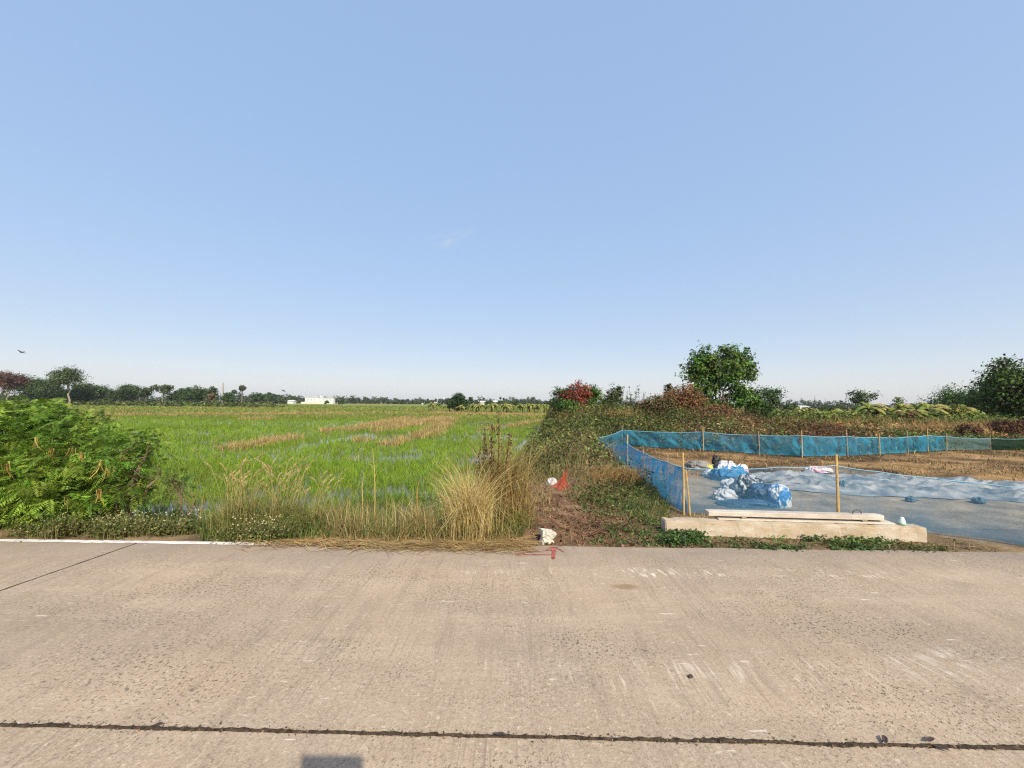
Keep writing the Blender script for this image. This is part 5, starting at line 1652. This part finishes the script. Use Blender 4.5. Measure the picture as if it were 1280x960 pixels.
    for i, (px, top) in enumerate(((783.5, 488), (787.5, 493), (790, 483), (795, 486), (800, 481.5), (804, 489))):
        b = at(px, 27 + .4 * i); H = ztop(px, top, b[1]) - b[2]
        t = thing('tall_weed', 'thin leggy weed with sparse leaf tufts against the sky', 'weed', b, 0, 'leggy weeds on the scrub skyline')
        lx = rng.normal(0, .12)
        pts = np.array([[0, 0, 0], [lx * .4, 0, H * .5], [lx, 0, H]])
        Bag().add(tube(pts, [.016, .012, .007], 4, (.13, .12, .07))).build('stem', M_TWIG, t)
        n = 40; u = np.repeat(rng.uniform(.55, 1, 8), 5)
        c = pts[0] + (pts[2] - pts[0]) * u[:, None] + rng.normal(0, .05, (n, 3))
        q, cc = leafs(c, rng.normal(size=(n, 3)), .10, .05, palette(G_DARK, n, rng), rng)
        mesh_quads('leaves', q, cc, M_LEAF, t)
    # tan dry reeds on the scrub
    for k, (px, py, lab) in enumerate(((773, 512, 'tan dry grass tuft on the scrub below the leggy weeds'), (1150, 528, 'orange dry grass tuft behind the right half of the back net'), (1178, 526, 'orange dry grass tuft under the yellow green bush'), (1240, 527, 'orange dry grass tuft below the dark tree at the right edge'))):
        b = at(px, 24 if k == 0 else 26); 
        t = thing('dry_grass_tuft', lab, 'grass', b, 0, 'dry grass tufts in the scrub')
        n = 700
        pos = np.stack([rng.normal(0, .5 if k == 0 else 1.5, n), rng.normal(0, .4, n), np.zeros(n)], -1)
        pos[:, 2] = Z(pos[:, 0] + b[0], pos[:, 1] + b[1]) - b[2]
        c1 = palette([(.40, .26, .11), (.46, .32, .15), (.34, .19, .08)], n, rng)
        q, c = blades(pos, rng.uniform(.5, 1.0, n), .03, rng.uniform(0, 7, n), rng.uniform(.1, .7, n), c1 * .8, c1, seg=2, rng=rng)
        mesh_quads('blades', q, c, M_DRY, t)
    # small dark hut among the bananas
    b = at(1104, 40)
    t = thing('hut', 'small dark open hut with posts among the banana plants', 'hut', b)
    mr = mat_plain('weathered_thatch', (.05, .04, .03), rough=.95, var=.4, nscale=5, bump=.5)
    W, D_, Hh = 1.5, 1.4, 1.5
    V = [(-W / 2, -D_ / 2, Hh * .66), (W / 2, -D_ / 2, Hh * .66), (W / 2, D_ / 2, Hh * .66), (-W / 2, D_ / 2, Hh * .66), (-W / 2 * .9, 0, Hh), (W / 2 * .9, 0, Hh)]
    mesh_vf('roof', V, [(0, 1, 5, 4), (2, 3, 4, 5), (1, 2, 5), (3, 0, 4), (3, 2, 1, 0)], mr, t)
    for sx in (-1, 1):
        for sy in (-1, 1):
            Bag().add(tube(np.array([[sx * W * .42, sy * D_ * .4, -.1], [sx * W * .42, sy * D_ * .4, Hh * .68]]), .045, 6)).build('post', M_PALEBARK, t)
    boxes('floor', [(-W * .45, W * .45, -D_ * .43, D_ * .43, .35, .40)], M_GREYWOOD, t)


build_right_trees()


# ------------------------------------------------------------------ banana plants
def build_rough_grass():
    rng = np.random.default_rng(93)
    n = 16000
    y = rng.uniform(33, 50, n); x = rng.uniform(.55, 1.45, n) * y
    c1 = palette([(.20, .24, .05), (.28, .24, .08), (.14, .18, .04), (.36, .25, .10), (.3, .17, .07)], n, rng, .2)
    q = blades(np.stack([x, y, Z(x, y) - .02], -1), rng.uniform(.35, 1.15, n) * (.6 + .8 * fbm(x * .4, y * .4, 4)), .075, rng.uniform(0, 7, n), rng.uniform(.1, .8, n), c1 * .85, c1, seg=2, rng=rng)
    B = Bag().add(q)
    m = 260
    yy = rng.uniform(34, 48, m); xx = rng.uniform(.6, 1.4, m) * yy
    B.add(leaf_clumps(rng, xx, yy, 40, .5, rng.uniform(.5, 1.5, m), .28, .15, [(.10, .16, .03), (.15, .2, .04), (.07, .12, .025), (.2, .2, .05)]))
    o = B.build('rough_grass', M_LEAF); tag(o, 'rough yellow green grass growing among the banana plants on the right', 'grass', kind='stuff')


build_rough_grass()


def banana_proto(seed, cols):
    rng = np.random.default_rng(seed)
    t = thing('banana_plant', '', 'banana plant', (0, 0, 0))
    Bag().add(tube(np.array([[0, 0, -.1], [.02, 0, .6], [.0, .02, 1.25]]), [.13, .11, .07], 7, (.20, .19, .07))).build('pseudostem', M_TWIG, t, smooth=True)
    B = Bag()
    nl = 11
    for k in range(nl):
        a = 2 * PI * k / nl * 1.6 + rng.uniform(-.4, .4)
        Ln = rng.uniform(1.1, 1.8); el = rng.uniform(.45, 1.25)
        d = np.array([math.cos(a), math.sin(a), 0]); side = np.array([-math.sin(a), math.cos(a), 0])
        u = np.linspace(0, 1, 9)
        cl = np.array([0, 0, 1.15]) + d * (u * Ln * math.cos(el))[:, None] + np.array([0, 0, 1]) * (u * Ln * math.sin(el) - u ** 2.2 * Ln * .75)[:, None]
        w = .22 * np.sin(PI * np.clip(u * .9 + .08, 0, 1)) ** .7 * rng.uniform(.8, 1.2)
        col = np.asarray(cols[rng.integers(0, len(cols))]) * rng.uniform(.8, 1.2)
        for s in (-1, 1):
            edge = cl + side * (w * s)[:, None] + np.array([0, 0, -.10]) * (w / .2)[:, None]
            Q = np.stack([cl[:-1], edge[:-1], edge[1:], cl[1:]], 1)
            B.add((Q, np.tile(col, (8, 1)) * rng.uniform(.85, 1.15, (8, 1))))
    B.build('leaves', M_LEAF, t)
    return t


def build_bananas():
    rng = np.random.default_rng(91)
    g = [(.20, .25, .045), (.26, .28, .06), (.14, .21, .04), (.34, .29, .09)]
    protos = [banana_proto(s, g) for s in (1, 2, 3)]
    used = [False] * 3

    def put(loc, sc, label, group):
        k = int(rng.integers(0, 3)); pr = protos[k]
        if not used[k]:
            used[k] = True; o = pr; o.location = tuple(loc); o.scale = (sc, sc, sc); o.rotation_euler = (0, 0, float(rng.uniform(0, 6)))
        else: o = dup(pr, loc, float(rng.uniform(0, 6)), sc)
        o['label'] = label; o['group'] = group
    lab = 'banana plant in the row along the far end of the rice field'
    for px in np.concatenate([np.linspace(538, 690, 40), np.linspace(575, 690, 22)]):
        p = at(px + rng.normal(0, 1.5), 92 + rng.normal(0, 5)); put(p, rng.uniform(.85, 1.35), lab, 'banana plants at the end of the rice field')
    lab = 'bright banana plant behind the scrub on the right'
    for px in list(np.linspace(998, 1066, 16)) + list(np.linspace(1076, 1100, 5)) + list(np.linspace(1122, 1228, 34)):
        p = at(px + rng.normal(0, 2), 42 + rng.normal(0, 3)); put(p, rng.uniform(.95, 1.35) * (1.0 if px > 1070 else .72), lab, 'banana plants behind the scrub')


build_bananas()


# ------------------------------------------------------------------ far trees, palms, buildings
def build_far():
    GD = [(.04, .085, .02), (.06, .115, .025), (.05, .09, .022)]
    GG = [(.085, .12, .045), (.07, .10, .035)]
    L_ = [(8, 461, 36, 128, [(.13, .065, .045), (.10, .055, .04)], 'reddish brown bare looking tree at the left edge of the view', .3, M_PALEBARK, .8),
          (42, 469, 60, 140, [(.05, .09, .025), (.065, .105, .03)], 'wide dark green tree right of the reddish brown one', .1, None, 1.3),
          (86, 459, 50, 130, GG, 'spreading grey green tree with pale forked trunk', .52, M_PALEBARK, .8),
          (108, 477, 42, 140, GD, 'dark bushy tree right of the pale trunked spreading tree', .08, None, 1.3),
          (72, 484, 40, 150, GD, 'dark tree behind the pale forked trunk', .05, None, 1.3),
          (131, 486, 24, 165, GG, 'low pale green tree beside the dark bushy tree', .1, None, 1.2),
          (157, 481, 42, 175, GD, 'broad round tree left of the slim trunked trees', .1, None, 1.3),
          (182, 484, 22, 175, GD + GG, 'slim dark tree left of the pale slim trunked tree', .35, None, 1.1),
          (203, 480.5, 24, 170, GG, 'tall tree with pale slim trunk in mid treeline', .45, M_PALEBARK, .9),
          (221, 486, 22, 175, GD, 'low dark tree right of the pale slim trunked tree', .1, None, 1.3),
          (240, 481.5, 30, 170, GD, 'tall dark rounded tree left of the tan tree', .1, None, 1.3),
          (259, 483, 24, 172, GD, 'pointed dark tree just behind the tan tree', .1, None, 1.3),
          (266, 491, 15, 155, [(.20, .15, .08), (.16, .12, .06)], 'small tan dry tree in front of the dark treeline', .3, M_PALEBARK, .8),
          (284, 490, 20, 168, GD, 'dark tree left of the sugar palms', .1, None, 1.2),
          (319, 490, 18, 210, GD, 'round dark tree right of the sugar palms', .15, None, 1.2),
          (331, 490.5, 20, 250, GD, 'rounded dark tree, second right of the sugar palms', .1, None, 1.2),
          (347, 492, 20, 280, GD, 'dark tree midway between palms and white building', .1, None, 1.2),
          (366, 494, 18, 330, GD, 'dark tree at the left end of the white building', .05, None, 1.2),
          (408, 500, 7, 300, GD, 'small round tree in front of the white building', .0, None, 1.2),
          (427, 499.5, 10, 290, GD, 'small dark round tree right of the white building', .0, None, 1.2),
          (571, 490.5, 28, 88, [(.03, .06, .018), (.045, .085, .022)], 'lone dense dark tree among the banana plants', .05, None, 1.5),
          (588, 495, 7, 95, GD, 'slim dark tree beside the lone dense tree', .45, None, 1.0),
          (628, 501, 26, 190, GD + GG, 'low rounded tree behind the banana row', .1, None, 1.2),
          (610, 500, 12, 170, GD, 'small dark tree left of the twin palms', .1, None, 1.2),
          (645, 500, 12, 180, GD, 'pointed small tree right of the twin palms', .1, None, 1.2)]
    for i, (px, top, w, y, cols, lab, tr, bark, dn) in enumerate(L_):
        tree_px('far_tree', lab, px, top, w, y, cols, 200 + i, 6, dn, trunk=tr, bark=bark, group='far trees along the fields', shell=.3, rfac=1.1)
    # far wooded mass
    rng = np.random.default_rng(201)
    Q = Bag()
    for (px0, px1, y, top_m, jit, n) in ((-120, 352, 230, 6.0, 2.0, 110), (300, 720, 420, 7.5, 2.4, 170), (660, 1500, 300, 6.0, 2.0, 190), (-200, 60, 150, 6, 2, 50)):
        for px in np.linspace(px0, px1, n):
            p = at(px + rng.normal(0, 2), y * rng.uniform(.9, 1.1))
            H = top_m * rng.uniform(.6, 1.15) * (.7 + .6 * vn(px * .05, 0, 5)); W = H * rng.uniform(.5, .9)
            ll = y / F * 2.2
            (q, c), cc = crown(rng, [(0, 0, H * .5, W, W * .8, H * .5), (W * .5, 0, H * .35, W * .7, W * .5, H * .36)], 14, 9, W * .22, ll, ll * .6, [(.04, .065, .026), (.055, .085, .03), (.06, .075, .035)], shell=.3)
            q = np.asarray(q) + p; q[..., 2] = np.maximum(q[..., 2], p[2] + .1)
            Q.add((q, c))
    o = Q.build('far_woodland', M_LEAF); tag(o, 'hazy low band of distant woodland along the horizon', 'woodland', kind='stuff')
    # grass and shrubs at the foot of the left trees
    n = 260
    Q = Bag()
    for k in range(n):
        px = rng.uniform(-60, 345); y = rng.uniform(118, 150); p = at(px, y); H = rng.uniform(.7, 1.8); W = rng.uniform(1, 3)
        (q, c), cc = crown(rng, [(0, 0, H * .4, W, W * .6, H * .5)], 8, 7, W * .25, .7, .4, [(.10, .13, .03), (.07, .10, .025), (.14, .15, .045), (.05, .07, .02)], shell=.2)
        Q.add((np.asarray(q) + p, c))
    o = Q.build('undergrowth', M_LEAF); tag(o, 'low undergrowth along the foot of the left trees', 'undergrowth', kind='stuff')
    # sugar palms
    def palm(px, top, y, label, crown_px, lean=0.):
        b = at(px, y); H = ztop(px, top, y) - b[2]; R = crown_px * y / F / 2
        t = thing('sugar_palm', label, 'palm', b, 0, 'sugar palms on the skyline')
        hc = H - R
        Bag().add(tube(np.array([[0, 0, -.3], [lean * .3, 0, hc * .5], [lean, 0, hc]]), [.30 * R / 2, .22 * R / 2, .2 * R / 2], 7, (.14, .125, .105))).build('trunk', M_TWIG, t, smooth=True)
        m = 120
        d = unit(rng.normal(size=(m, 3)) + [0, 0, .25]); rr = rng.uniform(.55, 1.0, m)
        q, c = leafs(np.array([lean, 0, hc]) + d * (R * rr * .72)[:, None], d + rng.normal(size=(m, 3)) * .6, R * .62, R * .24, palette([(.06, .085, .045), (.045, .065, .032), (.08, .10, .05)], m, rng), rng, tdir=d)
        mesh_quads('fronds', q, c, M_LEAF, t)
        m = 26
        d = unit(rng.normal(size=(m, 3)) * [1, 1, .3] + [0, 0, -.9])
        q, c = leafs(np.array([lean, 0, hc]) + d * R * .45, d + rng.normal(size=(m, 3)) * .6, R * .6, R * .16, palette([(.22, .16, .09), (.28, .2, .12)], m, rng), rng, tdir=d)
        mesh_quads('dead_fronds', q, c, M_DRY, t)
    palm(302, 479.5, 200, 'tall sugar palm with round head, right one of the left pair', 12)
    palm(292, 485.5, 205, 'shorter sugar palm, left one of the left pair', 9)
    palm(625.5, 495.5, 240, 'far sugar palm with tiny head, left of the middle twins', 4.4)
    palm(629.5, 496.5, 240, 'far sugar palm with tiny head, right of the middle twins', 4.4)
    palm(509, 498, 300, 'lone far palm between the white building and the mast', 5)
    # dead trunk
    b = at(278, 170); H = ztop(278, 478, 170) - b[2]
    t = thing('dead_tree', 'bare dead trunk rising above the treeline left of the palms', 'tree', b)
    B = Bag().add(tube(np.array([[0, 0, 0], [.1, 0, H * .6], [0, 0, H]]), [.35, .25, .12], 6, (.30, .26, .22)))
    for k in range(4): B.add(branch((0, 0, H * (.6 + .1 * k)), (rng.choice([-1, 1]) * 1.0, 0, H * (.66 + .1 * k)), .1, .05, rng, .04, 4, 4, (.3, .26, .22)))
    B.build('trunk', M_PALEBARK, t)
    # white building far off
    mw = mat_plain('white_wall', (.58, .59, .60), rough=.7, var=.06, nscale=.3)
    mroof = mat_plain('pale_roof', (.62, .64, .66), rough=.6, var=.1, nscale=.3)
    mwin = mat_plain('dull_window', (.42, .45, .48), rough=.2, var=.1)
    mfe = mat_plain('cream_wall', (.60, .56, .48), rough=.8, var=.1, nscale=.3)
    y = 330; sc = y / F
    b = at(398, y); t = thing('white_building', 'long white low building on the horizon left of centre', 'building', b)
    X = lambda px: (px - 398) * sc
    zt = lambda py: ztop(398, py, y) - b[2]
    boxes('main_hall', [(X(381), X(398.6), 0, 4.5, -.2, zt(496.4))], mw, t)
    boxes('side_hall', [(X(398.6) + .05, X(416), .8, 4.2, -.2, zt(497.2))], mw, t)
    boxes('roof', [(X(380.6), X(398.9), -.4, 4.9, zt(496.4) + .004, zt(496.4) + .3)], mroof, t)
    boxes('roof', [(X(398.95) + .05, X(416.4), .4, 4.6, zt(497.2) + .004, zt(497.2) + .3)], mroof, t)
    boxes('roof_tower', [(X(398.0), X(400.5), 1.5, 3, zt(497.2) + .31, zt(494.4))], mw, t)
    for px in (384, 388, 392, 403, 407, 411):
        boxes('window', [(X(px), X(px + 1.8), -.05 if px < 398 else .75, .1 if px < 398 else .9, zt(500.4), zt(498.6))], mwin, t)
    b2 = at(393, 318)
    o = boxes('compound_wall', [((376 - 393) * .636, (412 - 393) * .636, 0, .3, -.2, 1.5)], mfe); o.location = tuple(b2)
    tag(o, 'low cream wall in front of the long white building', 'wall')
    b2 = at(363, 300)
    t = thing('small_building', 'tiny white hut left of the long white building', 'building', b2)
    boxes('wall', [(-2.2, 2.2, 0, 4, -.2, 1.9)], mw, t)
    mesh_vf('roof', [(-2.5, -.3, 1.904), (2.5, -.3, 1.904), (2.5, 4.3, 1.904), (-2.5, 4.3, 1.904), (-2.5, 2, 2.7), (2.5, 2, 2.7)], [(0, 1, 5, 4), (2, 3, 4, 5), (1, 2, 5), (3, 0, 4), (3, 2, 1, 0)], mroof, t)
    for (px0, px1, top, y, lab) in ((527, 537, 501.2, 420, 'pale shed roof left of the mast on the horizon'), (541, 552, 502.5, 420, 'long low pale shed at the mast foot'), (600, 607, 501, 300, 'pale house roof behind the bananas, left of the twin palms'), (617, 621.5, 500.5, 280, 'small white house beside the twin palms'), (1000, 1012, 507, 260, 'pale shed near the cranes on the right')):
        b = at((px0 + px1) / 2, y); sc = y / F; H = ztop((px0 + px1) / 2, top, y) - b[2]; W = (px1 - px0) * sc
        t = thing('far_building', lab, 'building', b, 0, 'far pale buildings on the horizon')
        boxes('wall', [(-W / 2, W / 2, 0, 8, -.2, H * .72)], mw, t)
        z0 = H * .72 + .004
        mesh_vf('roof', [(-W / 2 - .3, -.4, z0), (W / 2 + .3, -.4, z0), (W / 2 + .3, 8.4, z0), (-W / 2 - .3, 8.4, z0), (-W / 2 - .3, 4, H), (W / 2 + .3, 4, H)], [(0, 1, 5, 4), (2, 3, 4, 5), (1, 2, 5), (3, 0, 4), (3, 2, 1, 0)], mroof, t)
    # masts and cranes: lattice booms
    msteel = mat_plain('pale_steel', (.50, .50, .50), rough=.6, var=.1)
    mred = mat_plain('grey_steel', (.28, .27, .28), rough=.6, var=.1)

    def lattice(p0, p1, w, nseg, parent, name, mat, r):
        p0 = np.asarray(p0, float); p1 = np.asarray(p1, float); ax = unit(p1 - p0); s = unit(np.cross(ax, [0, 1, .01])); q = np.cross(ax, s)
        B = Bag(); cs = [s * w + q * w, s * w - q * w, -s * w - q * w, -s * w + q * w]
        for c in cs: B.add(tube(np.array([p0 + c, p1 + c * .5]), r, 4))
        for k in range(nseg):
            for j in range(4):
                f0 = k / nseg; f1 = (k + 1) / nseg
                a = p0 + (p1 - p0) * f0 + cs[j] * (1 - .5 * f0); b_ = p0 + (p1 - p0) * f1 + cs[(j + 1) % 4] * (1 - .5 * f1)
                B.add(tube(np.array([a, b_]), r * .6, 3))
        return B.build(name, mat, parent)
    for (px, top, dx, y, lab) in ((1017, 494.5, 1.6, 420, 'leaning pale crane boom, leftmost on the right horizon'), (1030.5, 498, 1.2, 430, 'shortest leaning crane boom, middle of the three'), (1055, 494.5, 2.6, 420, 'leaning pale crane boom, rightmost near the small open tree')):
        b = at(px, y); H = ztop(px, top, y) - b[2]
        t = thing('crane', lab, 'crane', b, 0, 'crane booms on the horizon')
        e = np.array([dx * y / F * 1.4, 0, H])
        lattice((0, 0, 1.5), e, .28, 9, t, 'boom', msteel, .12)
        boxes('cab', [(-1.4, .9, -1.2, 1.2, .9, 2.6)], mred, t, .1)
        boxes('tracks', [(-2, 1.6, -1.5, -.6, 0, .88), (-2, 1.6, .6, 1.5, 0, .88)], mred, t, .2)
        Bag().add(tube(np.array([e, [e[0] + .02, 0, H * .45]]), .05, 4)).build('hoist_cable', mred, t)
    for (px, top, y, lab) in ((555, 496.5, 400, 'pale concrete water tower standing on the horizon'),):
        b = at(px, y); H = ztop(px, top, y) - b[2]
        t = thing('water_tower', lab, 'tower', b)
        Bag().add(tube(np.array([[0, 0, 0], [0, 0, H * .7]]), [.75, .6], 10)).build('column', mw, t, smooth=True)
        Bag().add(tube(np.array([[0, 0, H * .7], [0, 0, H * .78], [0, 0, H * .97], [0, 0, H]]), [.6, 1.0, 1.0, .5], 12)).build('tank', mw, t)
    b = at(547, 430); H = ztop(547, 496, 430) - b[2]
    t = thing('radio_mast', 'thin lattice radio mast left of the water tower', 'mast', b)
    lattice((0, 0, 0), (0, 0, H), .5, 10, t, 'lattice', msteel, .1)
    Bag().add(tube(np.array([[0, 0, H], [0, 0, H + 1]]), .06, 5)).build('antenna', msteel, t)


build_far()


# ------------------------------------------------------------------ birds
def build_birds():
    mb = mat_plain('black_feathers', (.02, .02, .024), rough=.7, var=.2)
    for (px, py, y, sp, rz, rx, lab) in ((27, 440.5, 45, .5, .3, .5, 'dark bird gliding over the trees at upper left'), (354.5, 488.6, 75, .38, .2, 1.0, 'tiny dark bird low over the far field')):
        p = PY(px, py, y)
        t = thing('bird', lab, 'bird', p, rz, 'birds in flight')
        t.rotation_euler = (rx, .45, rz)
        pts = np.array([[0, -.17, 0], [0, -.10, .01], [0, 0, .01], [0, .1, 0], [0, .2, 0]])
        Bag().add(tube(pts, [.012, .04, .055, .035, .012], 8)).build('body', mb, t, smooth=True)
        for s in (-1, 1):
            x = np.linspace(0, 1, 7)
            sp_ = .45
            lead = np.stack([s * x * sp_, -.05 - .10 * np.sin(x * PI * .7) + .17 * x ** 2, .02 + .10 * np.sin(x * PI * .6)], -1)
            wch = .16 * (1 - x ** 2.2) + .015
            tr = lead + np.stack([0 * x, wch, -.01 + 0 * x], -1)
            thick = np.array([0, 0, .008])
            Q = np.concatenate([np.stack([lead[:-1], lead[1:], tr[1:], tr[:-1]], 1), np.stack([lead[:-1] - thick, tr[:-1] - thick, tr[1:] - thick, lead[1:] - thick], 1)])
            mesh_quads('wing', Q, (.02, .02, .02), mb, t)
        q = np.array([[[-.02, .18, 0], [.02, .18, 0], [.06, .32, 0], [-.06, .32, 0]]]); mesh_quads('tail', np.concatenate([q, q[:, ::-1] - [0, 0, .006]]), (.02, .02, .02), mb, t)


build_birds()


# ------------------------------------------------------------------ unseen plate and pole added behind the photographer to cast the shadow in view
SUN_DIR = unit(np.array([.45, -1.0, .90]))                    # towards the sun


def build_shadow_plate():
    m = mat_plain('grey_metal', (.4, .41, .42), rough=.5, var=.1, metallic=.6)
    hit = P(415, 944.5)                                        # middle of the shadow's top edge
    c = hit + SUN_DIR * (2.2 / SUN_DIR[2])
    t = thing('shadow_plate', 'unseen grey plate on a thin pole, added behind the viewer as a shadow caster', 'post', (c[0], c[1], 0))
    boxes('plate', [(-.145, .145, -.004, .004, c[2] - .34, c[2])], m, t, .002)
    Bag().add(tube(np.array([[0, .03, -.15], [0, .03, c[2] - .05]]), .02, 8)).build('pole', m, t, smooth=True)


build_shadow_plate()


# ------------------------------------------------------------------ sky, sun, haze, camera
def build_light():
    w = bpy.data.worlds.new('World'); SC.world = w; w.use_nodes = True
    nt = w.node_tree; nt.nodes.clear()
    out = N(nt, 'ShaderNodeOutputWorld'); bg = N(nt, 'ShaderNodeBackground', Strength=.15)
    sk = N(nt, 'ShaderNodeTexSky', sky_type='NISHITA'); sk.sun_disc = False
    sk.sun_elevation = math.asin(SUN_DIR[2]); sk.sun_rotation = math.atan2(SUN_DIR[0], SUN_DIR[1])
    sk.altitude = 0; sk.air_density = 1.0; sk.dust_density = 2.0; sk.ozone_density = 2.0
    gm = N(nt, 'ShaderNodeGamma'); gm.inputs['Gamma'].default_value = .17; L(nt, sk.outputs[0], gm.inputs['Color'])
    hs = N(nt, 'ShaderNodeHueSaturation'); hs.inputs['Saturation'].default_value = 1.8; hs.inputs['Value'].default_value = 3.6
    tn = N(nt, 'ShaderNodeVectorMath', operation='MULTIPLY'); tn.inputs[1].default_value = (.998, .99, 1.035); h0 = N(nt, 'ShaderNodeHueSaturation'); h0.inputs['Saturation'].default_value = 1.75; L(nt, gm.outputs[0], h0.inputs['Color']); L(nt, h0.outputs[0], tn.inputs[0]); L(nt, tn.outputs[0], hs.inputs['Color'])
    # one faint wisp of cloud
    tc = N(nt, 'ShaderNodeTexCoord'); mp = N(nt, 'ShaderNodeMapping'); mp.vector_type = 'POINT'
    wd = unit(ray(563, 298)); a_ = N(nt, 'ShaderNodeVectorMath', operation='SUBTRACT'); a_.inputs[1].default_value = tuple(wd); L(nt, tc.outputs['Generated'], a_.inputs[0])
    rot = N(nt, 'ShaderNodeVectorRotate', rotation_type='Y_AXIS'); rot.inputs['Angle'].default_value = .35; L(nt, a_.outputs[0], rot.inputs['Vector'])
    L(nt, rot.outputs[0], mp.inputs['Vector']); mp.inputs['Scale'].default_value = (14, 14, 48)
    ln = N(nt, 'ShaderNodeVectorMath', operation='LENGTH'); L(nt, mp.outputs[0], ln.inputs[0])
    r1 = N(nt, 'ShaderNodeMapRange'); r1.inputs['From Min'].default_value = 1; r1.inputs['From Max'].default_value = 0; L(nt, ln.outputs['Value'], r1.inputs['Value'])
    wn = N(nt, 'ShaderNodeTexNoise', Scale=2.2, Detail=5.0); L(nt, mp.outputs[0], wn.inputs['Vector'])
    r2 = N(nt, 'ShaderNodeMapRange'); r2.inputs['From Min'].default_value = .42; r2.inputs['From Max'].default_value = .75; L(nt, wn.outputs['Fac'], r2.inputs['Value'])
    mm = N(nt, 'ShaderNodeMath', operation='MULTIPLY'); L(nt, r1.outputs[0], mm.inputs[0]); L(nt, r2.outputs[0], mm.inputs[1])
    mm2 = N(nt, 'ShaderNodeMath', operation='MULTIPLY'); mm2.inputs[1].default_value = .55; L(nt, mm.outputs[0], mm2.inputs[0])
    mc = N(nt, 'ShaderNodeMix', data_type='RGBA'); L(nt, mm2.outputs[0], mc.inputs[0]); L(nt, hs.outputs[0], mc.inputs[6]); mc.inputs[7].default_value = (3.6, 3.9, 4.2, 1)
    L(nt, mc.outputs[2], bg.inputs['Color']); L(nt, bg.outputs[0], out.inputs['Surface'])
    s = bpy.data.lights.new('sun', 'SUN'); s.energy = 5.0; s.angle = math.radians(.53); s.color = (1.0, .90, .74)
    o = bpy.data.objects.new('sun', s); COL.objects.link(o); o.rotation_euler = Vector(-SUN_DIR).to_track_quat('-Z', 'Y').to_euler()
    o.location = (10, -20, 30)
    c = bpy.data.cameras.new('camera'); c.sensor_fit = 'HORIZONTAL'; c.sensor_width = 36; c.lens = F / 1280 * 36; c.clip_end = 5000; c.clip_start = .05
    co = bpy.data.objects.new('camera', c); COL.objects.link(co)
    Mx = Matrix(((rt[0], up[0], -fw[0], EYE[0]), (rt[1], up[1], -fw[1], EYE[1]), (rt[2], up[2], -fw[2], EYE[2]), (0, 0, 0, 1)))
    co.matrix_world = Mx; SC.camera = co
    SC.view_settings.view_transform = 'Standard'; SC.view_settings.look = 'None'
    SC.view_settings.exposure = .28; SC.view_settings.gamma = 1.0; SC.view_settings.use_curve_mapping = False
    SC.cycles.use_denoising = False; SC.cycles.filter_width = 1.25
    SC.cycles.max_bounces = 8; SC.cycles.transparent_max_bounces = 12; SC.cycles.diffuse_bounces = 3; SC.cycles.volume_bounces = 0


build_light()


def build_haze():
    m, nt, out = new_mat('haze')
    v = N(nt, 'ShaderNodeVolumePrincipled'); v.inputs['Color'].default_value = (.80, .86, .92, 1); v.inputs['Density'].default_value = .00018; v.inputs['Anisotropy'].default_value = 0.0
    L(nt, v.outputs[0], out.inputs['Volume'])
    o = boxes('haze', [(-1100, 1100, -140, 1150, -1.7, 26)], m)
    tag(o, 'thin pale haze over the whole landscape', 'haze', kind='stuff')


build_haze()
